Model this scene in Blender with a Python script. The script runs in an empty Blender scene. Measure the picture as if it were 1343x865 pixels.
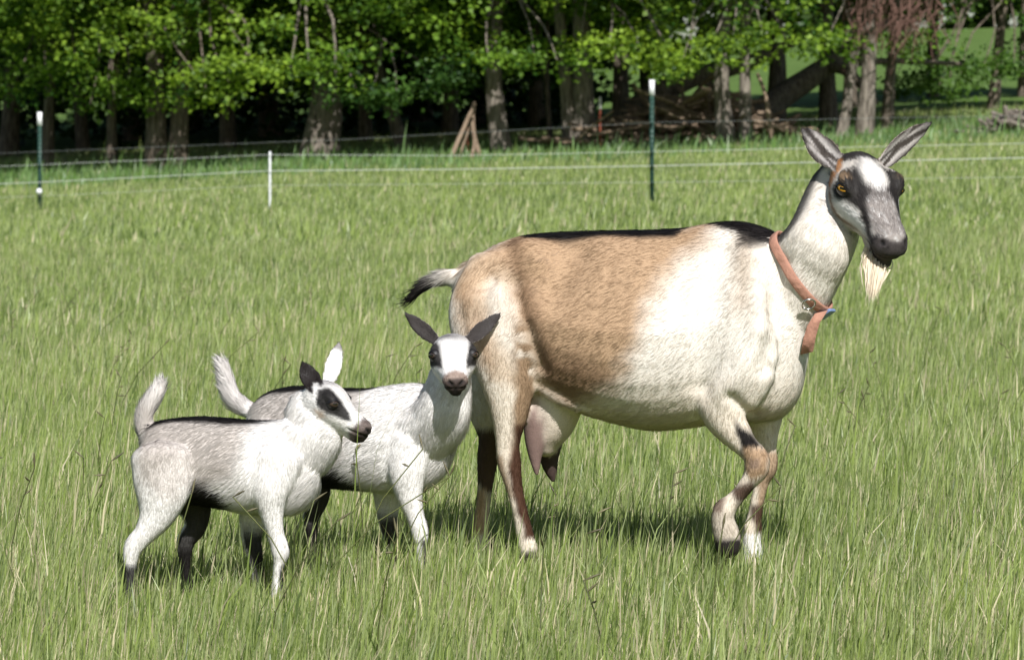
import bpy, math, random
import numpy as np
from mathutils import Vector, Matrix
from mathutils.kdtree import KDTree
from mathutils.bvhtree import BVHTree

rng = np.random.default_rng(7)
random.seed(7)
SC = bpy.context.scene
COL = SC.collection
R = math.radians

# ------------------------------------------------------------------ camera, sky, sun, exposure
FPX, CX, HROW, CAMZ = 4440.0, 671.5, 185.0, 1.0          # focal length in photo pixels, horizon row, eye height
CAM = np.array([0.0, 0.0, CAMZ])
cam_d = bpy.data.cameras.new('camera'); cam = bpy.data.objects.new('camera', cam_d); COL.objects.link(cam)
cam.location = (0, 0, CAMZ); cam.rotation_euler = (R(90), 0, 0)
cam_d.sensor_width = 36.0; cam_d.lens = FPX / 1343 * 36
cam_d.shift_y = -(432.5 - HROW) / 1343
cam_d.clip_start = 0.1; cam_d.clip_end = 3000
cam_d.dof.use_dof = True; cam_d.dof.focus_distance = 7.6; cam_d.dof.aperture_fstop = 13
SC.camera = cam
SUN_EL, SUN_AZ = 43.0, 14.0        # elevation; azimuth of the sun seen from the scene, measured from straight behind the camera (negative = left)
W = bpy.data.worlds.new('World'); SC.world = W; W.use_nodes = True
wn = W.node_tree; bg = wn.nodes['Background']
sky = wn.nodes.new('ShaderNodeTexSky'); sky.sky_type = 'NISHITA'; sky.sun_disc = False
sky.sun_elevation = R(SUN_EL); sky.sun_rotation = R(180 - SUN_AZ)
wn.links.new(sky.outputs[0], bg.inputs[0]); bg.inputs[1].default_value = 0.07
sun_d = bpy.data.lights.new('sun', 'SUN'); sun = bpy.data.objects.new('sun', sun_d); COL.objects.link(sun)
sun_d.energy = 5.0; sun_d.angle = R(0.53); sun_d.color = (1.0, 0.985, 0.965)
sv = Vector((math.cos(R(SUN_EL)) * math.sin(R(SUN_AZ)), -math.cos(R(SUN_EL)) * math.cos(R(SUN_AZ)), math.sin(R(SUN_EL))))
sun.rotation_euler = sv.to_track_quat('Z', 'Y').to_euler(); sun.location = (6, -12, 20)
vs = SC.view_settings; vs.view_transform = 'Standard'; vs.look = 'None'; vs.gamma = 1; vs.exposure = 0.22
vs.use_curve_mapping = False

# ------------------------------------------------------------------ helpers
def lin(r, g, b):
    f = lambda c: (c / 255) / 12.92 if c / 255 <= 0.04045 else ((c / 255 + 0.055) / 1.055) ** 2.4
    return np.array([f(r), f(g), f(b)])

def norm(v):
    v = np.asarray(v, float); return v / np.maximum(np.linalg.norm(v, axis=-1, keepdims=True), 1e-9)

def tag(o, label=None, cat=None, group=None, kind=None):
    if label: o['label'] = label
    if cat: o['category'] = cat
    if group: o['group'] = group
    if kind: o['kind'] = kind
    return o

def mk_mesh(name, V, T, attrs=None, smooth=True):
    """V (n,3), T (m,3) or list of faces; attrs: name -> (n,) float or (n,3) colour"""
    me = bpy.data.meshes.new(name)
    V = np.ascontiguousarray(V, np.float32)
    if isinstance(T, np.ndarray):
        k = T.shape[1]
        me.vertices.add(len(V)); me.vertices.foreach_set('co', V.ravel())
        me.loops.add(T.size); me.loops.foreach_set('vertex_index', np.ascontiguousarray(T, np.int32).ravel())
        me.polygons.add(len(T)); me.polygons.foreach_set('loop_start', np.arange(0, T.size, k, dtype=np.int32))
        me.update(calc_edges=True)
    else:
        me.from_pydata([tuple(map(float, v)) for v in V], [], T); me.update()
    if smooth: me.polygons.foreach_set('use_smooth', np.ones(len(me.polygons), bool))
    for k_, a in (attrs or {}).items():
        a = np.asarray(a, np.float32)
        if a.ndim == 1:
            me.attributes.new(k_, 'FLOAT', 'POINT').data.foreach_set('value', a)
        else:
            c = np.ones((len(a), 4), np.float32); c[:, :3] = a
            me.attributes.new(k_, 'FLOAT_COLOR', 'POINT').data.foreach_set('color', c.ravel())
    return me

def mk_obj(name, me, mat=None, parent=None):
    o = bpy.data.objects.new(name, me); COL.objects.link(o)
    if mat is not None: me.materials.append(mat)
    if parent is not None: o.parent = parent
    return o

def empty(name, loc, rz=0):
    o = bpy.data.objects.new(name, None); COL.objects.link(o)
    o.location = [float(c) for c in loc]; o.rotation_euler = (0, 0, rz); o.empty_display_size = 0.1
    return o

def catmull(P, sub):
    P = np.asarray(P, float); out = []
    Q = np.vstack([2 * P[0] - P[1], P, 2 * P[-1] - P[-2]])
    for i in range(1, len(Q) - 2):
        for j in range(sub):
            t = j / sub; a, b, c, d = Q[i - 1], Q[i], Q[i + 1], Q[i + 2]
            out.append(0.5 * (2 * b + (c - a) * t + (2 * a - 5 * b + 4 * c - d) * t * t + (3 * b - a - 3 * c + d) * t ** 3))
    out.append(Q[-2]); return np.array(out)

def tube(pts, n=14, sub=4, ref=(0, 1, 0), cap=True):
    """pts rows: x,y,z,r_fore_aft,r_lateral. Returns V,F(quads as tris),t"""
    A = catmull(pts, sub) if sub > 1 else np.asarray(pts, float)
    A[:, 3:] = np.maximum(A[:, 3:], 0.0008)
    C = A[:, :3]; T = norm(np.gradient(C, axis=0)); ref = np.asarray(ref, float)
    L = ref[None] - (T @ ref)[:, None] * T; L = norm(L); Fd = np.cross(L, T)
    if cap:
        rows = []
        r0 = min(A[0, 3], A[0, 4]); r1 = min(A[-1, 3], A[-1, 4])
        for s in (1.0, 0.75, 0.4): q = math.sqrt(max(1 - s * s, .002)); rows.append((C[0] - T[0] * r0 * s, A[0, 3] * q, A[0, 4] * q, L[0], Fd[0]))
        for i in range(len(A)): rows.append((C[i], A[i, 3], A[i, 4], L[i], Fd[i]))
        for s in (0.4, 0.75, 1.0): q = math.sqrt(max(1 - s * s, .002)); rows.append((C[-1] + T[-1] * r1 * s, A[-1, 3] * q, A[-1, 4] * q, L[-1], Fd[-1]))
    else:
        rows = [(C[i], A[i, 3], A[i, 4], L[i], Fd[i]) for i in range(len(A))]
    th = np.arange(n) * 2 * math.pi / n
    V = np.concatenate([c + a * np.cos(th)[:, None] * f + b * np.sin(th)[:, None] * l for c, a, b, l, f in rows])
    return V, grid_tris(len(rows), n), np.repeat(np.linspace(0, 1, len(rows)), n)

def grid_tris(m, n, caps=True):
    i = np.arange(m - 1)[:, None]; j = np.arange(n)[None]; j2 = (j + 1) % n
    a, b, c, d = i * n + j, i * n + j2, (i + 1) * n + j2, (i + 1) * n + j
    T = np.concatenate([np.stack([a, b, c], -1).reshape(-1, 3), np.stack([a, c, d], -1).reshape(-1, 3)])
    if caps:
        k = np.arange(1, n - 1)
        T = np.concatenate([T, np.stack([k * 0, k + 1, k], -1), (m - 1) * n + np.stack([k * 0, k, k + 1], -1)])
    return T

def join(parts):
    Vs, Ts, o = [], [], 0
    for V, T in parts:
        Vs.append(V); Ts.append(T + o); o += len(V)
    return np.concatenate(Vs), np.concatenate(Ts)

def interp(x, xs, ys): return np.interp(x, xs, ys)
def sstep(a, b, x): t = np.clip((x - a) / (b - a), 0, 1); return t * t * (3 - 2 * t)

def vnoise(P, f, seed=0):
    """cheap smooth noise, about -1..1"""
    r = np.random.default_rng(seed); s = np.zeros(len(P))
    for k in range(7):
        d = norm(r.normal(size=3)) * f * r.uniform(.6, 1.7); s += np.sin(P @ d + r.uniform(0, 6.28) + 1.3 * np.sin(P @ np.roll(d, 1) * .7))
    return s / 4.0

# ------------------------------------------------------------------ materials
def nmat(name):
    m = bpy.data.materials.new(name); m.use_nodes = True
    n = m.node_tree.nodes; return m, m.node_tree, n, n['Principled BSDF']

def simple(name, col, rough=.6, metal=0., noise=0., nscale=20., bump=0., spec=.5):
    m, nt, n, b = nmat(name)
    b.inputs['Roughness'].default_value = rough; b.inputs['Metallic'].default_value = metal
    b.inputs['Specular IOR Level'].default_value = spec
    b.inputs['Base Color'].default_value = (*col, 1)
    if noise or bump:
        tc = n.new('ShaderNodeTexCoord'); nz = n.new('ShaderNodeTexNoise'); nz.inputs['Scale'].default_value = nscale; nz.inputs['Detail'].default_value = 6
        nt.links.new(tc.outputs['Object'], nz.inputs['Vector'])
        mx = n.new('ShaderNodeMix'); mx.data_type = 'RGBA'
        mx.inputs[6].default_value = (*(np.array(col) * (1 - noise)), 1); mx.inputs[7].default_value = (*np.minimum(np.array(col) * (1 + noise), 1), 1)
        nt.links.new(nz.outputs[0], mx.inputs[0]); nt.links.new(mx.outputs[2], b.inputs['Base Color'])
        if bump:
            bp = n.new('ShaderNodeBump'); bp.inputs['Strength'].default_value = bump; bp.inputs['Distance'].default_value = .02
            nt.links.new(nz.outputs[0], bp.inputs['Height']); nt.links.new(bp.outputs[0], b.inputs['Normal'])
    return m

def attr_mat(name, attr, rough=.6, trans=0., spec=.3, jitter=.0, jscale=300., sheen=0., bump=0., tcol=None):
    m, nt, n, b = nmat(name)
    a = n.new('ShaderNodeAttribute'); a.attribute_name = attr
    src = a.outputs['Color']
    tc = n.new('ShaderNodeTexCoord'); nz = n.new('ShaderNodeTexNoise'); nz.inputs['Scale'].default_value = jscale; nz.inputs['Detail'].default_value = 3
    nt.links.new(tc.outputs['Object'], nz.inputs['Vector'])
    if jitter:
        mr = n.new('ShaderNodeMapRange'); mr.inputs[3].default_value = 1 - jitter; mr.inputs[4].default_value = 1 + jitter
        mr.inputs[1].default_value = .3; mr.inputs[2].default_value = .7
        nt.links.new(nz.outputs[0], mr.inputs[0])
        vm = n.new('ShaderNodeVectorMath'); vm.operation = 'SCALE'
        nt.links.new(src, vm.inputs[0]); nt.links.new(mr.outputs[0], vm.inputs['Scale']); src = vm.outputs[0]
    if bump:
        bp = n.new('ShaderNodeBump'); bp.inputs['Strength'].default_value = bump; bp.inputs['Distance'].default_value = .004
        nt.links.new(nz.outputs[0], bp.inputs['Height']); nt.links.new(bp.outputs[0], b.inputs['Normal'])
    nt.links.new(src, b.inputs['Base Color']); b.inputs['Roughness'].default_value = rough
    b.inputs['Specular IOR Level'].default_value = spec
    if sheen: b.inputs['Sheen Weight'].default_value = sheen
    if trans:
        t = n.new('ShaderNodeBsdfTranslucent'); ms = n.new('ShaderNodeMixShader'); ms.inputs[0].default_value = trans
        if tcol is not None:
            vm2 = n.new('ShaderNodeVectorMath'); vm2.operation = 'MULTIPLY'; vm2.inputs[1].default_value = tcol
            nt.links.new(src, vm2.inputs[0]); nt.links.new(vm2.outputs[0], t.inputs[0])
        else: nt.links.new(src, t.inputs[0])
        out = n['Material Output']
        nt.links.new(b.outputs[0], ms.inputs[1]); nt.links.new(t.outputs[0], ms.inputs[2]); nt.links.new(ms.outputs[0], out.inputs[0])
    return m

M_skin = attr_mat('goat_skin', 'col', .75, 0, .2, .10, 260, bump=.25)
M_fur = attr_mat('goat_fur', 'col', .55, .22, .25)
M_blade = attr_mat('grass_blade', 'col', .42, .38, .45, tcol=(1.15, 1.1, .6))
M_leaf = attr_mat('tree_leaf', 'col', .5, .42, .3, tcol=(1.25, 1.15, .55))

def bark_mat(name, c1, c2):
    m, nt, n, b = nmat(name)
    tc = n.new('ShaderNodeTexCoord'); mp = n.new('ShaderNodeMapping'); mp.inputs['Scale'].default_value = (9, 9, 1.6)
    nz = n.new('ShaderNodeTexNoise'); nz.inputs['Scale'].default_value = 2.2; nz.inputs['Detail'].default_value = 8; nz.inputs['Roughness'].default_value = .65
    nt.links.new(tc.outputs['Object'], mp.inputs[0]); nt.links.new(mp.outputs[0], nz.inputs['Vector'])
    cr = n.new('ShaderNodeValToRGB'); cr.color_ramp.elements[0].position = .35; cr.color_ramp.elements[1].position = .65
    cr.color_ramp.elements[0].color = (*c1, 1); cr.color_ramp.elements[1].color = (*c2, 1)
    bp = n.new('ShaderNodeBump'); bp.inputs['Strength'].default_value = .9; bp.inputs['Distance'].default_value = .06
    nt.links.new(nz.outputs[0], cr.inputs[0]); nt.links.new(cr.outputs[0], b.inputs['Base Color'])
    nt.links.new(nz.outputs[0], bp.inputs['Height']); nt.links.new(bp.outputs[0], b.inputs['Normal'])
    b.inputs['Roughness'].default_value = .9; b.inputs['Specular IOR Level'].default_value = .15
    return m
M_bark = bark_mat('bark', (.075, .058, .042), (.25, .205, .16))
M_bark2 = bark_mat('grey_bark', (.085, .07, .056), (.33, .285, .235))
M_dead = bark_mat('dead_wood', (.16, .11, .075), (.36, .27, .19))
M_twig = simple('twig', (.16, .085, .065), .9, noise=.3)

# ------------------------------------------------------------------ ground
YA = [-40, 12, 28, 44, 53, 62, 90, 120, 200, 420, 900]
ZA = [0, 0, .06, .18, .44, .76, 1.75, 2.95, 6.6, 13, 24]
YB = [-40, 12, 44, 62, 120, 900]; ZB = [0, 0, .036, .054, .04, .02]
def gz(x, y):
    x = np.asarray(x, float); y = np.asarray(y, float); s = 0; b = 0
    for o in (-4, -2, 0, 2, 4):
        s = s + np.interp(y + o * np.minimum(1, np.maximum(y, 0) / 30), YA, ZA) / 5; b = b + np.interp(y + o, YB, ZB) / 5
    return s + b * np.clip(x, -40, 40)

def ground():
    ys = np.concatenate([np.arange(-30, 4, 2.), np.arange(4, 30, .5), np.arange(30, 130, 1.), np.arange(130, 900, 20.)])
    xs = np.concatenate([np.arange(-400, -40, 20.), np.arange(-40, -6, 1.), np.arange(-6, 6, .25), np.arange(6, 40, 1.), np.arange(40, 401, 20.)])
    X, Y = np.meshgrid(xs, ys); Z = gz(X, Y)
    P = np.stack([X, Y, Z], -1).reshape(-1, 3)
    P[:, 2] += vnoise(P * [1, 1, 0], 2.2, 3) * .006
    n = len(xs); m = len(ys); i = np.arange(m - 1)[:, None] * n + np.arange(n - 1)[None]
    Q = np.stack([i, i + 1, i + n + 1, i + n], -1).reshape(-1, 4)
    m_, nt, nn, b = nmat('meadow_ground')
    tc = nn.new('ShaderNodeTexCoord'); nz = nn.new('ShaderNodeTexNoise'); nz.inputs['Scale'].default_value = 1.2; nz.inputs['Detail'].default_value = 10; nz.inputs['Roughness'].default_value = .7
    nt.links.new(tc.outputs['Object'], nz.inputs['Vector'])
    cr = nn.new('ShaderNodeValToRGB'); cr.color_ramp.elements[0].position = .3; cr.color_ramp.elements[1].position = .7
    cr.color_ramp.elements[0].color = (.065, .115, .026, 1); cr.color_ramp.elements[1].color = (.13, .20, .05, 1)
    nt.links.new(nz.outputs[0], cr.inputs[0]); nt.links.new(cr.outputs[0], b.inputs['Base Color']); b.inputs['Roughness'].default_value = .95
    b.inputs['Specular IOR Level'].default_value = .1
    o = mk_obj('ground', mk_mesh('ground', P, Q), m_); tag(o, 'gently rising green pasture ground under the grass', 'ground', kind='structure')
ground()

# ------------------------------------------------------------------ goats
def ray(px, py): return np.array([(px - CX) / FPX, 1.0, -(py - HROW) / FPX])
def pix(P): d = P[1]; return (CX + P[0] / d * FPX, HROW - (P[2] - CAMZ) / d * FPX)
def at(px, d): return np.array([(px - CX) / FPX * d, d, float(gz((px - CX) / FPX * d, d))])

class Frame:
    def __init__(s, px, row, yaw):
        d = FPX * CAMZ / (row - HROW); s.O = np.array([(px - CX) / FPX * d, d, 0.]); s.yaw = R(yaw)
        c, n = math.cos(s.yaw), math.sin(s.yaw); s.M = np.array([[c, n, 0], [-n, c, 0], [0, 0, 1.]])   # rows: forward, left, up
    def p(s, px, py, lat=0.):
        r = ray(px, py); l = s.M[1]; t = (lat - (CAM - s.O) @ l) / (r @ l)
        return s.M @ (CAM + t * r - s.O)
    def loc(s, Pw): return s.M @ (np.asarray(Pw) - s.O)
    def vec(s, v): return s.M @ np.asarray(v, float)
    def world(s, L): return s.M.T @ np.asarray(L) + s.O
    def xz(s, pts, lat): return np.array([s.p(a, b, lat)[[0, 2]] for a, b in pts])

def poly_sd(P2, poly):
    """signed distance, negative inside"""
    d = np.full(len(P2), 1e9); inside = np.zeros(len(P2), bool); n = len(poly)
    for i in range(n):
        a, b = poly[i], poly[(i + 1) % n]; e = b - a; w = P2 - a
        t = np.clip((w @ e) / max(e @ e, 1e-12), 0, 1); d = np.minimum(d, np.linalg.norm(w - t[:, None] * e, axis=1))
        c = (a[1] > P2[:, 1]) != (b[1] > P2[:, 1])
        inside ^= c & (P2[:, 0] < (b[0] - a[0]) * (P2[:, 1] - a[1]) / ((b[1] - a[1]) if b[1] != a[1] else 1e-9) + a[0])
    return np.where(inside, -d, d)

def line_d(P2, pl, w=None):
    d = np.full(len(P2), 1e9); pl = np.asarray(pl, float)
    for a, b in zip(pl[:-1], pl[1:]):
        e = b - a; q = P2 - a; t = np.clip((q @ e) / max(e @ e, 1e-12), 0, 1); d = np.minimum(d, np.linalg.norm(q - t[:, None] * e, axis=1))
    return d

def loft(secs, n=28):
    """secs: (x, ztop, zbot, halfwidth, low) ; low>0 puts the widest point lower. local frame"""
    A = catmull(secs, 4); th = np.arange(n) * 2 * math.pi / n; V = []
    for x, zt, zb, hw, low in A:
        c, s = np.cos(th), np.sin(th); e = .86
        y = hw * np.sign(c) * np.abs(c) ** e; z = np.sign(s) * np.abs(s) ** e
        y = y * (1 - low * np.maximum(z, 0) * .55)
        V.append(np.stack([np.full(n, x), y, (zt + zb) / 2 + z * (zt - zb) / 2], -1))
    return np.concatenate(V), grid_tris(len(A), n)

EARAX = {}
def ear(base, tip, inner, width, thick, n=9, cup=.5):
    base, tip = np.asarray(base), np.asarray(tip); ax = tip - base; L = np.linalg.norm(ax); ax = ax / L
    inn = norm(np.asarray(inner) - (np.asarray(inner) @ ax) * ax); side = np.cross(ax, inn)
    top, bot = [], []
    ts = np.linspace(0, 1, 12)
    for t in ts:
        w = width * (0.42 + .58 * math.sin(min(t / .5, 1) * math.pi / 2)) * (1 - max(0, t - .38) ** 2.1 / (.62 ** 2.1)) ** .8 + .002
        for u in np.linspace(-1, 1, n):
            a = u * 1.15 * cup * 2 * (1 - .45 * t)
            p = base + ax * L * t + side * math.sin(a) / max(math.sin(1.15 * cup * 2 * (1 - .45 * t)), .3) * w + inn * (1 - math.cos(a)) * w * .9 - inn * .014 * math.sin(t * 3.1)
            nrm = norm(inn * math.cos(a) - side * math.sin(a)); k = thick * (.5 + .5 * (1 - abs(u)))
            top.append(p + nrm * k / 2); bot.append(p - nrm * k / 2)
    m = len(ts); top, bot = np.array(top).reshape(m, n, 3), np.array(bot).reshape(m, n, 3)
    V = np.concatenate([top, bot[:, ::-1]], 1).reshape(-1, 3)
    return V, grid_tris(m, 2 * n), inn, base, side, ax

def head_geo(O, a, lat, prof, n=26):
    """O: poll point (local), a: axis to nose, lat: left axis. prof rows: s, dorsal, ventral, halfwidth, bottom narrowing"""
    a = norm(a); b = norm(lat - (lat @ a) * a); c = np.cross(a, b)
    if c[2] < 0: c = -c
    A = catmull(prof, 4); th = np.arange(n) * 2 * math.pi / n; V = []
    for s, d, v, hw, nar in A:
        y = np.cos(th); z = np.sin(th); e = .9
        yy = hw * np.sign(y) * np.abs(y) ** e * (1 - nar * np.maximum(-z, 0))
        zz = (d + v) / 2 + np.sign(z) * np.abs(z) ** e * (d - v) / 2
        V.append(O + a * s + yy[:, None] * b + zz[:, None] * c)
    return np.concatenate(V), grid_tris(len(A), n), (np.asarray(O), a, b, c)

def voxel(V, T, size):
    me = mk_mesh('tmp', V, T); o = bpy.data.objects.new('tmp', me); COL.objects.link(o)
    md = o.modifiers.new('r', 'REMESH'); md.mode = 'VOXEL'; md.voxel_size = size; md.adaptivity = 0
    dg = bpy.context.evaluated_depsgraph_get(); ev = o.evaluated_get(dg); m2 = bpy.data.meshes.new_from_object(ev)
    n = len(m2.vertices); P = np.empty(n * 3, np.float32); m2.vertices.foreach_get('co', P); P = P.reshape(-1, 3).astype(float)
    q = np.empty(len(m2.loops), np.int32); m2.loops.foreach_get('vertex_index', q)
    ls = np.empty(len(m2.polygons), np.int32); m2.polygons.foreach_get('loop_total', ls)
    assert (ls == 4).all(); Q = q.reshape(-1, 4)
    bpy.data.objects.remove(o); bpy.data.meshes.remove(me); bpy.data.meshes.remove(m2)
    return P, Q

class Topo:
    def __init__(s, Q, n):
        E = np.concatenate([Q[:, [0, 1]], Q[:, [1, 2]], Q[:, [2, 3]], Q[:, [3, 0]]]); E = np.concatenate([E, E[:, ::-1]])
        s.a, s.b = E[:, 0], E[:, 1]; s.n = n; s.deg = np.maximum(np.bincount(s.a, minlength=n), 1)
    def avg(s, X):
        if X.ndim == 1: return np.bincount(s.a, X[s.b], minlength=s.n) / s.deg
        return np.stack([np.bincount(s.a, X[s.b, k], minlength=s.n) / s.deg for k in range(X.shape[1])], 1)

def vnormals(P, Q):
    fn = np.cross(P[Q[:, 2]] - P[Q[:, 0]], P[Q[:, 3]] - P[Q[:, 1]]); N = np.zeros_like(P)
    for k in range(4):
        for j in range(3): N[:, j] += np.bincount(Q[:, k], fn[:, j], minlength=len(P))
    return norm(N)

class Animal:
    def __init__(s): s.V, s.T, s.id, s.names, s.dirs, s.o, s.tt = [], [], [], [], [], 0, []
    def add(s, name, VT, flow, t=None):
        V, T = VT[0], VT[1]; s.V.append(V); s.T.append(T + s.o); s.o += len(V)
        s.id.append(np.full(len(V), len(s.names))); s.names.append(name); s.dirs.append(np.asarray(flow, float))
        s.tt.append(np.zeros(len(V)) if t is None else t)
    def build(s, vox, smooth, face_keep=None):
        V, T = np.concatenate(s.V), np.concatenate(s.T); ids = np.concatenate(s.id)
        P, Q = voxel(V, T, vox); tp = Topo(Q, len(P))
        kd = KDTree(len(V))
        for i, v in enumerate(V): kd.insert(v, i)
        kd.balance()
        near = np.array([kd.find(p)[1] for p in P]); s.pid = ids[near]; s.pt = np.concatenate(s.tt)[near]
        ismask = np.isin(s.pid, [i for i, n in enumerate(s.names) if n.startswith('ear') or n == 'head'])
        for k in range(smooth):
            w = np.where(ismask, .5 if k < 4 else 0., .6)
            P = P + (tp.avg(P) - P) * w[:, None]
            if k % 2: P = P - (tp.avg(P) - P) * (w * .35)[:, None]
        s.P, s.Q, s.tp = P, Q, tp; s.N = vnormals(P, Q)
        D = np.array([norm(d) for d in s.dirs])[s.pid]
        for _ in range(14): D = .4 * D + .6 * tp.avg(D)
        s.D = D
    def part(s, *pre): return np.isin(s.pid, [i for i, n in enumerate(s.names) if any(n.startswith(p) for p in pre)])
    def soft(s, mask, it=6):
        m = mask.astype(float)
        for _ in range(it): m = .5 * m + .5 * s.tp.avg(m)
        return m

def lay(C, mask, col): return C * (1 - mask[:, None]) + np.asarray(col)[None] * mask[:, None]

def fur_mesh(an, C, Len, count, width, lift, seed, jit=.12, dens=None):
    g = np.random.default_rng(seed); P, Q, N, D = an.P, an.Q, an.N, an.D
    fa = np.linalg.norm(np.cross(P[Q[:, 2]] - P[Q[:, 0]], P[Q[:, 3]] - P[Q[:, 1]]), axis=1) * .5
    if dens is not None: fa = fa * dens[Q].mean(1)
    f = g.choice(len(Q), count, p=fa / fa.sum()); w = g.dirichlet([1, 1, 1, 1], count)
    q = Q[f]; mixv = lambda X: (X[q] * w[:, :, None]).sum(1) if X.ndim == 2 else (X[q] * w).sum(1)
    p = mixv(P); n = norm(mixv(N)); d = mixv(D); c = mixv(C); L = mixv(Len) * g.uniform(.65, 1.3, count)
    d = d + g.normal(size=d.shape) * .16 + .25 * np.stack([vnoise(p, 45, seed + 1), vnoise(p, 45, seed + 2), vnoise(p, 45, seed + 3)], 1)
    t = norm(d - (d * n).sum(1)[:, None] * n)
    al = np.abs(lift + g.normal(size=count) * lift * .6)[:, None]
    d0 = norm(t * np.cos(al) + n * np.sin(al)); d1 = norm(t * np.cos(al * .35) + n * np.sin(al * .35))
    sd = norm(np.cross(n, t) + n * g.normal(size=count)[:, None] * .45)
    wd = (width * g.uniform(.6, 1.3, count))[:, None] * .5
    b = p - n * .0004; m = b + d0 * (L * .5)[:, None]; e = m + d1 * (L * .55)[:, None]
    V = np.stack([b - sd * wd, b + sd * wd, m - sd * wd * .85, m + sd * wd * .85, e], 1).reshape(-1, 3)
    k = np.arange(count)[:, None, None] * 5; T = (k + np.array([[0, 3, 1], [0, 2, 3], [2, 4, 3]])[None]).reshape(-1, 3)
    cc = np.clip(c * (1 + g.normal(size=(count, 1)) * jit), .004, .95)
    me = mk_mesh('fur', V, T, {'col': np.repeat(cc, 5, 0)})
    nn = norm(np.repeat(n, 5, 0) * .85 + .15 * np.repeat(d0, 5, 0))
    me.normals_split_custom_set_from_vertices(nn.astype(np.float32))
    return me

def eye_parts(parent, O, r, look, up, lidcol, iris, open_up, open_dn):
    """eyeball with horizontal pupil and almond lids, in the parent's frame"""
    look = norm(look); side = norm(np.cross(up, look)); upv = np.cross(look, side)
    Rm = np.stack([look, side, upv], 1)
    n, m = 24, 16
    def sph(rad, keep=None):
        lo = np.linspace(-math.pi, math.pi, n + 1)[:-1]; la = np.linspace(-math.pi / 2, math.pi / 2, m + 1)
        LA, LO = np.meshgrid(la, lo, indexing='ij')
        X = np.stack([np.cos(LA) * np.cos(LO), np.cos(LA) * np.sin(LO), np.sin(LA)], -1).reshape(-1, 3)
        return X * rad, LA.ravel(), LO.ravel()
    X, LA, LO = sph(r); T = grid_tris(m + 1, n, False)
    col = np.tile(np.array(iris), (len(X), 1)); me = mk_mesh('eye', O + X @ Rm.T, T, {'lx': X[:, 1] / r, 'lz': X[:, 2] / r, 'lf': X[:, 0] / r})
    mk_obj('eye', me, eye_mat(iris), parent)
    # lids: shell with an almond opening
    n2, m2 = 48, 40
    lo = np.linspace(-2.0, 2.0, n2); la = np.linspace(-1.35, 1.35, m2); LA, LO = np.meshgrid(la, lo, indexing='ij')
    pinch = np.clip(1 - (LO / 1.05) ** 2, 0, 1)
    up_e, dn_e = open_up * pinch, -open_dn * pinch
    # squeeze rows to the rim: upper half maps 0..1.35 -> up_e..1.35
    La2 = np.where(LA >= 0, up_e + (1.35 - up_e) * LA / 1.35, dn_e + (1.35 + dn_e) * LA / 1.35)
    rad = r * (1.12 + .05 * np.exp(-((LA / .25) ** 2)))
    X = np.stack([np.cos(La2) * np.cos(LO), np.cos(La2) * np.sin(LO), np.sin(La2)], -1) * rad[..., None]
    i = np.arange(m2 - 1)[:, None] * n2 + np.arange(n2 - 1)[None]
    half = m2 // 2 - 1
    F = [(int(k), int(k + 1), int(k + n2 + 1), int(k + n2)) for row, rr in enumerate(i) if row != half for k in rr]
    me = mk_mesh('eyelid', O + X.reshape(-1, 3) @ Rm.T, F)
    o = mk_obj('eyelid', me, lid_mat(lidcol), parent)
_em = {}
def eye_mat(iris):
    k = ('e',) + tuple(iris)
    if k in _em: return _em[k]
    m, nt, n, b = nmat('eye_iris')
    at_ = {}
    for a in ('lx', 'lz'):
        q = n.new('ShaderNodeAttribute'); q.attribute_name = a; at_[a] = q.outputs['Fac']
    def math_(op, x, y):
        q = n.new('ShaderNodeMath'); q.operation = op
        for i_, v in enumerate((x, y)):
            if isinstance(v, float): q.inputs[i_].default_value = v
            else: nt.links.new(v, q.inputs[i_])
        return q.outputs[0]
    e = math_('ADD', math_('POWER', math_('ABSOLUTE', math_('DIVIDE', at_['lx'], .42), 0.), 4.), math_('POWER', math_('ABSOLUTE', math_('DIVIDE', at_['lz'], .17), 0.), 4.))
    pup = math_('LESS_THAN', e, 1.)
    mx = n.new('ShaderNodeMix'); mx.data_type = 'RGBA'; mx.inputs[6].default_value = (*iris, 1); mx.inputs[7].default_value = (.01, .008, .006, 1)
    nt.links.new(pup, mx.inputs[0]); nt.links.new(mx.outputs[2], b.inputs['Base Color'])
    b.inputs['Roughness'].default_value = .08; b.inputs['Coat Weight'].default_value = .6; _em[k] = m; return m
def lid_mat(c):
    k = ('l',) + tuple(c)
    if k not in _em: _em[k] = simple('eyelid_skin', c, .5)
    return _em[k]

# colours (real-world base colours of the coats)
CREAM = lin(224, 216, 205); WHITE = lin(230, 226, 222); TAN = lin(170, 141, 112); LTAN = lin(210, 186, 160); DTAN = lin(112, 84, 62)
BLACK = lin(24, 20, 19); GREY = lin(120, 112, 108); PINK = lin(190, 150, 138); BROWN = lin(92, 62, 46); TAUPE = lin(174, 164, 156)

def head_coords(P, hf):
    O, a, b, c = hf; q = P - O; return q @ a, q @ b, q @ c

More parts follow.
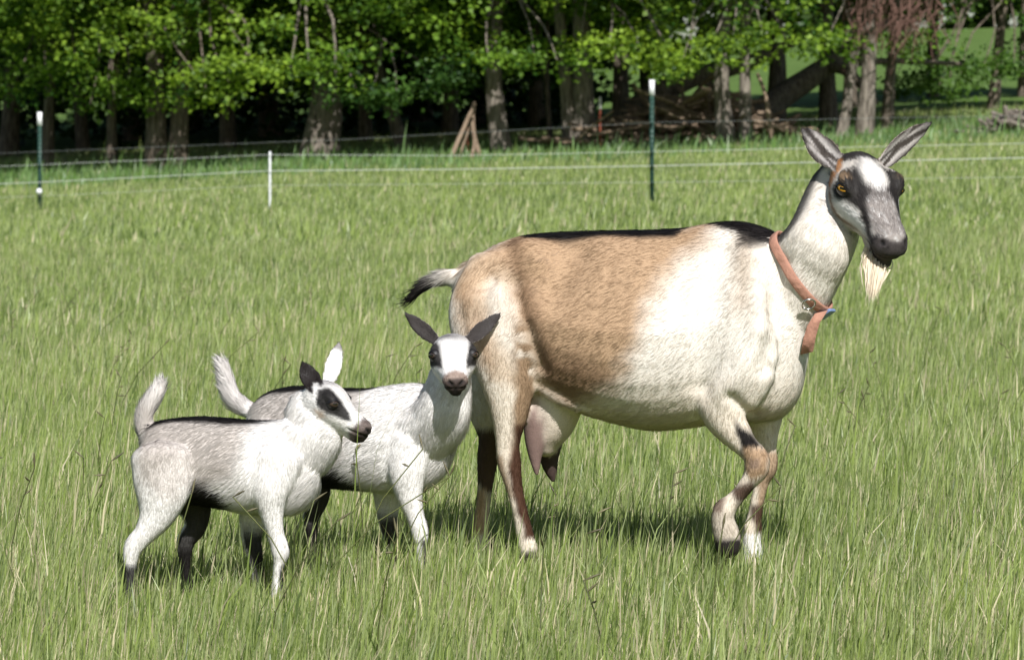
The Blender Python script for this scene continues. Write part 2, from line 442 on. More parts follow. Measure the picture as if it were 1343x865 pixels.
ADULT_HEAD = [(-.035, -.03, -.075, .022, .0), (-.02, -.008, -.105, .046, .1), (.01, .006, -.125, .062, .15), (.045, .013, -.138, .075, .16), (.08, .009, -.136, .078, .16),
              (.112, .002, -.124, .069, .14), (.145, -.002, -.108, .057, .12), (.18, -.004, -.092, .046, .2), (.213, -.006, -.086, .044, .15), (.237, -.012, -.082, .042, .12), (.255, -.026, -.070, .033, .1), (.263, -.038, -.058, .016, .1)]
KID_HEAD = [(-.022, -.02, -.05, .018, .0), (-.012, -.004, -.075, .033, .1), (.012, .009, -.088, .044, .12), (.035, .012, -.094, .050, .2), (.06, .006, -.093, .0505, .28),
            (.083, -.006, -.084, .041, .24), (.104, -.014, -.075, .032, .18), (.123, -.018, -.069, .0285, .12), (.138, -.021, -.066, .0275, .1), (.150, -.028, -.058, .021, .1), (.156, -.036, -.05, .009, .1)]

def leg(fr, pts, lat):
    rows = []
    for q in pts:
        px, py, rf, rl = q[:4]; l = q[4] if len(q) > 4 else lat
        P = fr.p(px, py, l); rows.append((*P, rf, rl))
    V, T, t = tube(rows, 16, 4); return (V, T), t

# ------------------------------ mother goat
def mother():
    fr = Frame(800, 753, -13); an = Animal(); p = fr.p
    secs = [(596, 378, 425, .03, 0), (604, 356, 450, .07, .1), (622, 340, 478, .11, .2), (648, 322, 490, .135, .3), (680, 310, 500, .15, .45), (720, 305, 522, .165, .55), (770, 303, 543, .182, .6),
            (820, 302, 557, .194, .6), (860, 301, 564, .192, .6), (900, 298, 561, .176, .6), (935, 292, 556, .160, .6), (965, 290, 552, .152, .6), (1000, 297, 553, .132, .45), (1028, 314, 545, .105, .2), (1048, 352, 520, .075, .1), (1058, 400, 478, .04, 0)]
    S = [(p(a, (b + c) / 2)[0], p(a, b)[2], p(a, c)[2], w, lo) for a, b, c, w, lo in secs]
    an.add('torso', loft(S), (-1, 0, -.55))
    # head
    aw = norm(np.array([.255, -.635, -.70])); hw_ = norm(np.array([.918, .395, .01]))
    dpt = 7.64; Ow = CAM + ray(1131, 204) * dpt
    O = fr.loc(Ow); a = fr.vec(aw); b = fr.vec(hw_)
    V, T, hf_ = head_geo(O, a, b, ADULT_HEAD); an.add('head', (V, T), -a + np.array([0, 0, -.25]))
    O, a, b, c = hf_; H = lambda s, u, v: O + a * s + b * u + c * v
    # neck
    nk = [(955, 425, .115, .085, 0), (1000, 405, .118, .082, -.005), (1030, 382, .102, .070, -.02), (1058, 345, .090, .060, -.04), (1078, 312, .080, .055, -.05)]
    V, T, t = tube([(*p(x_, y_, l), rf, rl) for x_, y_, rf, rl, l in nk] + [(*H(-.015, 0, -.125), .072, .052), (*H(.012, 0, -.085), .058, .048)], 20, 4); an.add('neck', (V, T), (-.45, 0, -1), t)
    # shoulder and haunch masses
    for sgn in (-1, 1):
        an.add('torso', tube([(*p(978, 345, 0)[[0]], sgn * .075, p(978, 345)[2], .06, .03), (p(972, 400)[0], sgn * .105, p(972, 400)[2], .085, .042), (p(985, 462)[0], sgn * .112, p(985, 462)[2], .085, .045), (p(962, 520)[0], sgn * .105, p(962, 520)[2], .07, .04)], 16, 4)[:2], (-.6, 0, -1))
        an.add('torso', tube([(p(655, 345)[0], sgn * .075, p(655, 345)[2], .06, .03), (p(655, 400)[0], sgn * .09, p(655, 400)[2], .10, .05), (p(662, 460)[0], sgn * .09, p(662, 460)[2], .09, .05)], 16, 4)[:2], (-.4, 0, -1))
    # hind legs: thigh, stifle, hock, cannon, fetlock, hoof
    hn, t = leg(fr, [(652, 395, .095, .05), (660, 450, .088, .055), (667, 500, .068, .046), (668, 545, .045, .036), (666, 580, .030, .026), (668, 606, .029, .023), (675, 640, .020, .018), (683, 675, .018, .017), (690, 708, .021, .019), (695, 730, .024, .022), (698, 750, .027, .024)], -.105); an.add('hind_near', hn, (-.1, 0, -1), t)
    hk, t = leg(fr, [(670, 566, .017, .013), (662, 588, .018, .015), (662, 604, .018, .016), (668, 622, .015, .014)], -.105); an.add('hind_near', hk, (-.1, 0, -1), t * .1 + .5)
    hf, t = leg(fr, [(640, 420, .09, .05), (634, 480, .08, .05), (640, 530, .058, .042), (645, 570, .036, .030), (640, 600, .029, .023), (636, 640, .020, .018), (632, 675, .018, .017), (630, 706, .021, .019), (636, 726, .024, .022), (640, 742, .027, .024)], .105); an.add('hind_far', hf, (-.1, 0, -1), t)
    # near fore: lifted, knee forward, foot trailing under
    fn, t = leg(fr, [(968, 470, .075, .045), (950, 512, .068, .046), (950, 540, .054, .042), (964, 566, .038, .033), (978, 584, .027, .026), (988, 594, .0265, .026), (993, 604, .0285, .027), (991, 617, .0275, .026), (985, 627, .021, .020), (974, 642, .0175, .017), (961, 657, .0185, .018), (952, 666, .0240, .022), (948, 678, .0245, .023), (950, 690, .0275, .026), (954, 704, .0295, .027), (955, 717, .0285, .026)], -.10); an.add('fore_near', fn, (-.1, 0, -1), t)
    ff, t = leg(fr, [(1000, 480, .07, .045), (1000, 530, .052, .040), (1001, 565, .036, .032), (1004, 590, .025, .025), (1005, 602, .0275, .026), (1004, 616, .026, .025), (1000, 628, .0195, .019), (994, 652, .0165, .016), (989, 680, .0175, .017), (987, 692, .0225, .021), (985, 706, .021, .020), (987, 730, .024, .022), (989, 760, .027, .024)], .085); an.add('fore_far', ff, (-.1, 0, -1), t)
    # tail
    V, T, t = tube([(*p(622, 356, 0), .03, .028), (*p(605, 365, 0), .026, .026), (*p(580, 364, -.01), .019, .02), (*p(556, 374, -.02), .014, .016), (*p(538, 392, -.03), .009, .01)], 12, 4); an.add('tail', (V, T), p(540, 392) - p(600, 362), t)
    # udder with two teats
    V, T, t = tube([(*p(728, 500, 0), .055, .080), (*p(726, 532, .0), .066, .082), (*p(721, 562, .0), .052, .068), (*p(716, 584, .0), .028, .045)], 18, 4); an.add('udder', (V, T), (0, 0, -1), t)
    V, T, t = tube([(*p(704, 545, -.05), .034, .034), (*p(702, 576, -.052), .026, .026), (*p(702, 600, -.053), .016, .016), (*p(704, 621, -.053), .007, .007)], 12, 4); an.add('teat', (V, T), (0, 0, -1), t)
    V, T, t = tube([(*p(722, 570, .04), .035, .035), (*p(720, 600, .045), .024, .024), (*p(723, 618, .045), .016, .016), (*p(726, 630, .045), .008, .008)], 12, 4); an.add('teat_far', (V, T), (0, 0, -1), t)
    # flank fold
    V, T, t = tube([(*p(695, 480, -.09), .022, .02), (*p(715, 505, -.10), .024, .016), (*p(745, 524, -.10), .020, .018), (*p(790, 540, -.08), .012, .018)], 12, 4); an.add('torso', (V, T), (-1, 0, -.5))
    for sg in (-1, 1):   # brow ridge, cheek, nostril wing, chin
        an.add('head', tube([(*H(.05, sg * .056, -.010), .014, .014), (*H(.073, sg * .068, -.008), .014, .014), (*H(.098, sg * .058, -.018), .011, .011)], 10, 3)[:2], -a)
        an.add('head', tube([(*H(.232, sg * .023, -.030), .013, .014), (*H(.249, sg * .021, -.034), .012, .013)], 10, 3)[:2], -a)
    an.add('head', tube([(*H(.17, 0, -.087), .026, .03), (*H(.22, 0, -.096), .022, .03), (*H(.240, 0, -.090), .016, .022)], 12, 3)[:2], -a)
    cam_dir = fr.vec(norm(CAM - Ow))
    def wpt(px, py, d): return fr.loc(CAM + ray(px, py) * d)
    e1 = ear(H(.012, -.045, -.03), wpt(1051, 167, 7.74), cam_dir * 1. + fr.vec([.25, 0, -.1]), .0305, .0095, cup=.42)
    an.add('ear_right', e1[:2], fr.vec([-.5, .1, .85]))
    e2 = ear(H(.012, .045, -.025), wpt(1222, 161, 7.74), cam_dir * .9 + fr.vec([.1, 0, -.45]), .0275, .0095, cup=.45)
    an.add('ear_left', e2[:2], fr.vec([.75, .1, .65]))
    an.build(.0048, 8)
    P, N = an.P, an.N
    s, u, v = head_coords(P, hf_)
    # nostrils and mouth crease
    headf = sstep(.35, .65, an.soft(an.part('head'), 10)); head = headf > .5; disp = np.zeros(len(P))
    for sg in (-1, 1):
        d = line_d(np.stack([s, u, v], 1), [(.249, sg * .010, -.042), (.253, sg * .020, -.032), (.243, sg * .030, -.026)]); disp -= .010 * np.exp(-(d / .0055) ** 2) * head
        d = line_d(np.stack([s, v], 1), [(.192, -.068), (.222, -.064), (.259, -.058)]); disp -= .004 * np.exp(-(d / .004) ** 2) * head * .5
    nostril = np.clip(-disp / .006, 0, 1)
    XZ = P[:, [0, 2]]; bod = an.soft(an.part('torso', 'hind', 'fore', 'neck'), 10) * sstep(.03, .09, np.abs(P[:, 1])); nkm = an.soft(an.part('torso', 'neck'), 6)
    def ridge(pts, amp, wd, msk=bod):
        nonlocal disp
        disp = disp + amp * np.exp(-(line_d(XZ, fr.xz(pts, -.13)) / wd) ** 2) * msk
    ridge([(688, 326), (700, 338)], .020, .035); ridge([(745, 335), (725, 372)], -.022, .05); ridge([(655, 335), (668, 322)], .008, .03)
    ridge([(672, 372), (690, 420), (708, 480)], -.014, .022); ridge([(640, 370), (632, 420)], -.008, .025)
    ridge([(942, 330), (930, 420), (922, 505)], -.011, .03); ridge([(975, 325), (990, 380), (998, 430)], .010, .025); ridge([(1000, 440), (975, 490), (950, 512)], .010, .03)
    ridge([(1018, 345), (1016, 420), (1005, 480)], -.014, .022, nkm); ridge([(960, 520), (985, 548)], -.012, .015)
    for i_ in range(6):
        xr = 775 + i_ * 25; ridge([(xr + 14, 345), (xr + 2, 420), (xr - 14, 500)], .0011, .013)
    disp += .003 * vnoise(P, 16, 55) * bod
    P += N * disp[:, None]; an.N = N = vnormals(P, an.Q)
    # --- coat colours
    C = np.tile(CREAM, (len(P), 1)); X2 = P[:, [0, 2]] + np.stack([vnoise(P, 22, 1), vnoise(P, 22, 2)], 1) * .010 + np.stack([vnoise(P, 90, 5), vnoise(P, 90, 6)], 1) * .006
    LT = -.17
    side = np.minimum(1, np.abs(P[:, 1]) / .12)
    C = lay(C, .35 * sstep(.1, -.05, P[:, 2] - p(800, 520)[2]) , lin(222, 200, 170))
    tor = an.part('torso', 'hind', 'tail')
    # rump pale tan
    m = sstep(.03, -.03, poly_sd(X2, fr.xz([(590, 350), (700, 300), (720, 420), (715, 500), (690, 520), (640, 500), (610, 460), (585, 420)], LT))); C = lay(C, .75 * m * tor, LTAN)
    m = sstep(.03, -.03, poly_sd(X2, fr.xz([(600, 352), (640, 322), (672, 300), (700, 300), (690, 345), (660, 360), (635, 385), (612, 400), (596, 385)], -.10))); C = lay(C, .8 * m * tor, TAN * 1.12)
    # cream centre of the haunch
    m = sstep(.025, -.02, poly_sd(X2, fr.xz([(640, 370), (672, 380), (690, 440), (702, 470), (688, 500), (660, 450), (640, 420)], LT))); C = lay(C, .8 * m * tor, CREAM)
    m = sstep(.02, -.02, poly_sd(X2, fr.xz([(590, 372), (612, 372), (628, 410), (648, 470), (640, 500), (612, 450), (592, 420)], LT))); C = lay(C, .6 * m * tor, TAN)
    # big brown saddle
    pl = fr.xz([(662, 330), (668, 300), (910, 296), (885, 330), (845, 390), (826, 449), (800, 486), (752, 520), (715, 500), (707, 449), (681, 400), (664, 350)], LT)
    sd = poly_sd(X2, pl) + vnoise(P, 60, 9) * .006; m = sstep(.055, -.03, sd - .01 * 1) * an.part('torso', 'hind')
    C = lay(C, m, TAN)
    edge = np.exp(-((sd + .012) / .022) ** 2) * sstep(p(790, 400)[0], p(700, 400)[0], P[:, 0]) * an.part('torso', 'hind'); C = lay(C, .55 * edge * m, DTAN)
    m2 = sstep(.03, -.02, poly_sd(X2, fr.xz([(712, 460), (770, 478), (790, 490), (752, 525), (722, 505)], LT))); C = lay(C, .55 * m2 * tor, DTAN)
    # soft brown smear behind the shoulder
    m = sstep(.04, -.03, poly_sd(X2, fr.xz([(960, 305), (1000, 300), (990, 350), (985, 400), (968, 405), (962, 350)], -.12))); C = lay(C, .7 * m * an.part('torso', 'neck'), LTAN * .62)
    # black dorsal stripe, wide over the withers
    mid = np.abs(P[:, 1]) + vnoise(P, 40, 4) * .006; w = np.interp(P[:, 0], [p(685, 303)[0], p(700, 303)[0], p(892, 300)[0], p(908, 297)[0], p(930, 294)[0], p(950, 292)[0], p(1000, 297)[0], p(1030, 290)[0], p(1060, 265)[0]], [.0, .05, .055, .0, .0, .045, .065, .045, .035])
    topz = np.interp(P[:, 0], [q[0] for q in S], [q[1] for q in S]); up = (P[:, 2] > topz - .10)
    m = sstep(w + .012, w - .012, mid) * (N[:, 2] > -.2) * an.part('torso') * up * (w > .004); C = lay(C, m, BLACK)
    m = sstep(.02, -.015, poly_sd(X2, fr.xz([(948, 284), (1025, 286), (1022, 316), (992, 330), (978, 326), (962, 308)], -.05))); C = lay(C, .92 * m * an.part('torso'), BLACK * 1.3)
    # mane up the back of the neck
    tn = an.pt; nb = an.part('neck'); back = (N @ norm(np.array([-.8, 0, .6]))); m = sstep(.62, .85, back) * nb * sstep(.15, .3, tn); C = lay(C, .85 * m, BLACK * 1.2)
    # tail
    m = an.part('tail') * sstep(.35, .75, an.pt + .1 * vnoise(P, 60, 3)); C = lay(C, m, BLACK * 1.2); m = an.part('tail') * (an.pt < .4); C = lay(C, .5 * m, LTAN)
    # hind legs
    def paint(part, poly, lat, col, k=1., soft=.008):
        nonlocal C
        m = sstep(soft, -soft, poly_sd(P[:, [0, 2]] + np.stack([vnoise(P, 80, 11), vnoise(P, 80, 12)], 1) * .004, fr.xz(poly, lat))) * sstep(.25, .7, an.soft(an.part(part), 12)); C = lay(C, k * m, col)
    paint('hind_near', [(682, 425), (706, 425), (704, 520), (697, 585), (690, 612), (672, 614), (673, 580), (679, 530), (681, 480)], -.105, TAN * .72, 1., .012)
    paint('hind_near', [(678, 555), (705, 555), (700, 640), (715, 705), (690, 705), (678, 660), (670, 625)], -.105, BROWN * .6, 1.)
    paint('hind_near', [(650, 595), (664, 598), (668, 625), (676, 650), (668, 650), (655, 620)], -.105, TAN * .8, .8)
    paint('hind_near', [(660, 720), (720, 720), (720, 760), (660, 760)], -.105, BLACK * 2, 1.)
    paint('hind_far', [(600, 560), (670, 560), (672, 640), (655, 720), (640, 720), (645, 650), (625, 630), (620, 600)], .105, BROWN * .5, .95, .012)
    paint('hind_far', [(610, 640), (640, 640), (640, 700), (610, 705)], .105, TAN * 1.05, .9, .01)
    # fore legs
    paint('fore_near', [(967, 548), (980, 560), (1000, 585), (985, 592), (975, 592)], -.10, BLACK, 1.)
    paint('fore_near', [(978, 586), (1008, 586), (1008, 622), (985, 626), (978, 612)], -.10, lin(168, 140, 112), 1)
    paint('fore_near', [(985, 598), (998, 598), (998, 612), (985, 612)], -.10, lin(138, 116, 100), .9, .006)
    paint('fore_near', [(960, 640), (990, 626), (990, 700), (970, 700), (972, 662)], -.10, BROWN * .55, .95)
    paint('fore_near', [(930, 650), (955, 652), (950, 672), (930, 680)], -.10, BROWN * .9, .8)
    paint('fore_near', [(930, 672), (968, 672), (966, 706), (930, 706)], -.10, lin(186, 174, 158), 1)
    paint('fore_near', [(930, 706), (975, 704), (975, 760), (930, 760)], -.10, BLACK * 2.2, 1)
    paint('fore_far', [(975, 590), (1030, 590), (1020, 640), (1005, 690), (996, 700), (995, 640), (985, 620)], .085, TAN * .9, .9)
    paint('fore_far', [(985, 660), (1010, 660), (1002, 696), (992, 698)], .085, BROWN * .5, .95)
    paint('fore_far', [(960, 700), (1020, 696), (1020, 728), (960, 728)], .085, WHITE, 1)
    # udder
    m = an.part('teat') * 1.; C = lay(C, an.soft(m > .5, 10), lin(126, 104, 97)); C = lay(C, an.soft(an.part('teat_far'), 4), lin(70, 56, 52)); C = lay(C, .5 * an.part('udder') * sstep(.3, .8, an.pt), lin(186, 164, 150))
    # head
    th = np.arctan2(np.abs(u), v + np.interp(s, [q[0] for q in ADULT_HEAD], [-(q[1] + q[2]) / 2 for q in ADULT_HEAD]))
    F2 = np.stack([s, th * .055], 1) + np.stack([vnoise(P, 70, 21), vnoise(P, 70, 22)], 1) * .004
    hd = headf
    def face(poly, col, k=1., soft=.006):
        nonlocal C
        q = np.array(poly, float); q[:, 1] *= .055; C = lay(C, k * sstep(soft, -soft, poly_sd(F2, q)) * hd, col)
    C = lay(C, .25 * hd, GREY)
    face([(.085, -.3), (.10, .5), (.14, .9), (.24, 1.2), (.26, -.3)], GREY * 1.25, .85, .014)          # grizzled nose bridge
    face([(.085, -.3), (.10, .5), (.135, .6), (.14, -.3)], GREY * .45, .6, .014)
    sp = vnoise(P, 420, 31) * vnoise(P, 300, 32); C = lay(C, np.clip(sp * 1.4, 0, .75) * hd * (s > .06), GREY * .25); C = lay(C, np.clip(vnoise(P, 380, 36) * vnoise(P, 260, 37) * 1.3, 0, .6) * hd * (s > .06), WHITE * .8)
    face([(-.05, -.3), (-.05, 1.3), (.012, .95), (.022, .4), (.018, -.3)], BLACK * 1.4, .95)   # black poll
    face([(.0, .75), (.03, .95), (.05, 1.5), (.03, 1.9), (-.03, 1.6)], lin(188, 130, 76), .9)   # tan by the ear base
    face([(.02, .3), (.045, .40), (.055, .85), (.058, 1.4), (.088, 1.36), (.11, 1.12), (.15, 1.14), (.19, 1.4), (.215, 1.75), (.226, 1.45), (.195, 1.0), (.145, .70), (.115, .35), (.09, .40), (.06, .36), (.035, .3)], BLACK * 1.15, .97)
    face([(.052, .9), (.072, .72), (.078, .95), (.06, 1.1)], lin(170, 142, 112), .7)            # fawn spot over the eye
    face([(.015, -.3), (.02, .2), (.06, .30), (.09, .30), (.11, .1), (.11, -.3)], WHITE, .9, .013)   # blaze
    face([(.085, 1.42), (.112, 1.2), (.15, 1.2), (.185, 1.45), (.208, 1.8), (.2, 2.1), (.15, 1.9), (.11, 1.85), (.08, 1.65)], WHITE, .95)
    face([(.05, 1.45), (.075, 1.65), (.11, 1.9), (.16, 2.0), (.17, 2.15), (.11, 2.1), (.05, 1.8)], lin(120, 88, 58), .8)
    face([(.20, 1.9), (.23, 1.5), (.24, 2.2), (.2, 2.5)], WHITE, .6)
    face([(.245, -.3), (.242, .4), (.226, 1.0), (.206, 1.6), (.21, 2.3), (.225, 3.5), (.3, 3.5), (.3, -.3)], lin(52, 46, 46), .97)   # dark muzzle
    face([(.188, 1.75), (.218, 1.50), (.224, 1.60), (.196, 1.92)], lin(196, 190, 184), .75, .004)
    C = lay(C, nostril * hd, BLACK * .3)
    # ears: dark inside with pale hair, pale outside
    for nm, (inn, eb, es, ea) in (('ear_right', e1[2:]), ('ear_left', e2[2:])):
        E = sstep(.3, .6, an.soft(an.part(nm), 8)); ins = sstep(.0, .5, N @ inn); C = lay(C, E * 1., lin(196, 182, 168)); C = lay(C, E * ins * .92, lin(38, 31, 29))
        q_ = P - eb; sc_ = np.stack([(q_ @ es) * 1., (q_ @ ea) * .07, 0 * s], 1); st = vnoise(sc_, 330, 5) + .4 * vnoise(sc_, 800, 6); edge_ = sstep(.027, .010, np.abs(q_ @ es)); C = lay(C, E * ins * sstep(.05, .6, st + .35) * edge_ * .8, lin(206, 198, 192))
    tipm = an.part('ear') * sstep(.05, .0, np.minimum(np.linalg.norm(P - wpt(1051, 167, 7.74), axis=1), np.linalg.norm(P - wpt(1222, 161, 7.74), axis=1)) - .01); C = lay(C, .75 * tipm, BLACK * 1.5)
    C = C * (1 + .05 * vnoise(P, 35, 77)[:, None]); C = np.clip(C, .005, .9)
    root = empty('mother_goat', fr.O, fr.yaw)
    tag(root, 'large adult goat walking, white shoulders, tan saddle, striped face and collar', 'goat', None)
    body = mk_obj('body', mk_mesh('goat_body', P, an.Q, {'col': C}), M_skin, root)
    Len = np.full(len(P), .0135); Len[an.part('head')] = .012; Len[an.part('ear')] = .008; Len[an.part('teat', 'udder')] = .006; Len[an.part('tail')] = .04
    Len[an.part('hind', 'fore')] = .011; Len = np.where(an.part('torso') & (P[:, 2] < p(760, 525)[2]), .024, Len)
    for nm in ('hind_near', 'hind_far', 'fore_near', 'fore_far'): Len[an.part(nm) & (an.pt > .9)] = .002
    for _ in range(5): Len = .5 * Len + .5 * an.tp.avg(Len)
    Len = np.where(head & (s > .235), .0015, Len); Len[nostril > .2] = .0005
    Len = np.where(an.part('teat'), .0008, Len)
    dk = sstep(.03, .015, C.max(1)) * an.part('torso', 'neck'); Len = Len * (1 + .7 * dk)
    dens = 1 + 2.5 * an.part('head', 'ear') + .8 * an.part('hind', 'fore', 'neck')
    mk_obj('fur', fur_mesh(an, C, Len, 122000, .0014, .11, 5, jit=.075, dens=dens), M_fur, root)
    # eyes
    for sg in (-1, 1):
        eye_parts(root, H(.080, sg * .0645, -.022), .0178, a * .52 + b * sg * .72 + c * .42, norm(c - a * .45), tuple(BLACK * .8), (.60, .29, .03), .42, .27)
    # beard
    g = np.random.default_rng(3); nB = 900; ch = H(.212, -.008, -.105)
    base = ch + a * g.normal(0, .009, nB)[:, None] + b * g.normal(0, .010, nB)[:, None] + c * g.normal(.012, .004, nB)[:, None]
    tipc = fr.loc(CAM + ray(1141, 401) * 7.49)
    ln = (g.uniform(.55, 1.1, nB) - .35 * np.minimum(1, np.linalg.norm(base - ch, axis=1) / .035))[:, None]; tip = base * (1 - ln) + ln * (tipc + (base - ch) * .62 + g.normal(0, .004, (nB, 3)))
    midp = base * .5 + tip * .5 + (base - ch) * .35 + np.array([0, 0, .002]); wv = norm(np.cross(tip - base, cam_dir + g.normal(0, .5, (nB, 3)))) * .0013
    Vb = np.stack([base - wv, base + wv, midp - wv, midp + wv, tip], 1).reshape(-1, 3); k = np.arange(nB)[:, None, None] * 5
    Tb = (k + np.array([[0, 1, 3], [0, 3, 2], [2, 3, 4]])[None]).reshape(-1, 3)
    cb = np.clip(lin(226, 212, 188)[None] * g.normal(1, .12, (nB, 1)), 0, .9)
    mk_obj('beard', mk_mesh('beard', Vb, Tb, {'col': np.repeat(cb, 5, 0)}), M_fur, root)
    print('mother verts', len(P), 'eyes', [pix(fr.world(H(.078, sg * .06, -.016))) for sg in (-1, 1)], 'nose', pix(fr.world(H(.262, 0, -.03))), 'chin', pix(fr.world(H(.25, 0, -.09))))
    collar(fr, an)

def collar(fr, an):
    V, Q = an.P, an.Q; bvh = BVHTree.FromPolygons([tuple(v) for v in V], [tuple(map(int, q)) for q in Q])
    p = fr.p; c0 = p(1052, 360, -.03); nrm = fr.vec(norm([.74, -.36, .57]))
    sd = norm(np.cross(nrm, [0, 1, 0])); up = np.cross(sd, nrm); n = 64; ring = []; out = []
    for i in range(n):
        t = i * 2 * math.pi / n; d = sd * math.cos(t) + up * math.sin(t)
        h = bvh.ray_cast(Vector(c0), Vector(d), .3); r = h[3] if h[0] is not None else .09
        ring.append(r); out.append(d)
    ring = np.array(ring); ring = np.minimum(ring, .125)
    for _ in range(6): ring = np.maximum(ring, .5 * ring + .25 * (np.roll(ring, 1) + np.roll(ring, -1)))
    ring += .007; out = np.array(out)
    rows = []
    for off, r in ((-.0105, -.0045), (-.0112, 0), (-.008, .002), (.008, .002), (.0112, 0), (.0105, -.0045)): rows.append(c0 + out * (ring + r)[:, None] + nrm * off)
    A = np.stack(rows, 0)      # 6,n,3
    m = len(rows); i = np.arange(m)[:, None]; j = np.arange(n)[None]; a_, b_ = i * n + j, i * n + (j + 1) % n; c_, d_ = ((i + 1) % m) * n + (j + 1) % n, ((i + 1) % m) * n + j
    T = np.stack([a_, d_, c_, b_], -1).reshape(-1, 4)
    root = empty('goat_collar', fr.O, fr.yaw); tag(root, 'faded orange webbing collar around the adult goat\'s neck', 'collar')
    mat = simple('collar_webbing', lin(170, 124, 104), .85, noise=.28, nscale=60, bump=.3); met = simple('ring_metal', (.62, .62, .6), .25, 1.)
    blue = simple('buckle_plastic', lin(120, 140, 180), .35)
    mk_obj('strap', mk_mesh('strap', A.reshape(-1, 3), T), mat, root)
    # ring hanging at the near lower side, buckle, loose strap end
    def on(px, py):   # nearest collar point to a pixel
        best = min(range(n), key=lambda k: np.hypot(*(np.array(pix(fr.world(c0 + out[k] * ring[k]))) - [px, py])) + (1000 if (fr.world(c0 + out[k] * ring[k]) - fr.world(c0))[1] > 0.02 else 0)); return c0 + out[best] * (ring[best] + .006), out[best], best
    q, dirn, kb = on(1052, 404); th = np.linspace(0, 2 * math.pi, 25)[:-1]; tng = norm(np.cross(nrm, dirn))
    rc = q + dirn * .003 - nrm * .006; pts = [(*(rc + (-nrm) * math.cos(t) * .0155 + tng * math.sin(t) * .0155 + dirn * .003), .0022, .0022) for t in th]
    pts.append(pts[0]); V, T, _ = tube(pts, 8, 1, ref=dirn, cap=False); mk_obj('ring', mk_mesh('ring', V, T), met, root)
    q2, d2, kb2 = on(1080, 408); t2 = norm(np.cross(nrm, d2))
    V = np.array([q2 + d2 * (.003 + .004 * z) + nrm * .019 * y + t2 * .017 * x for z in (-1, 1) for x, y in ((-1, -1), (1, -1), (1, 1), (-1, 1))])
    fb = [(0, 3, 2, 1), (4, 5, 6, 7), (0, 1, 5, 4), (1, 2, 6, 5), (2, 3, 7, 6), (3, 0, 4, 7)]
    o = mk_obj('buckle', mk_mesh('buckle', V, fb, smooth=False), blue, root); bv = o.modifiers.new('b', 'BEVEL'); bv.width = .003; bv.segments = 2
    q3, d3, kb3 = on(1068, 411); lat = q3[1]
    wp = [q3 + d3 * .004, fr.p(1067, 425, lat - .004), fr.p(1062, 442, lat - .003), fr.p(1058, 463, lat)]
    wv = norm(np.array([1, 0, .25])) * .015; nv = np.array([.1, -1, 0.]) * .002; V = []
    for w in wp: V += [w - wv - nv, w + wv - nv, w + wv + nv, w - wv + nv]
    mk_obj('strap_end', mk_mesh('strap_end', np.array(V), grid_tris(4, 4), smooth=False), mat, root)

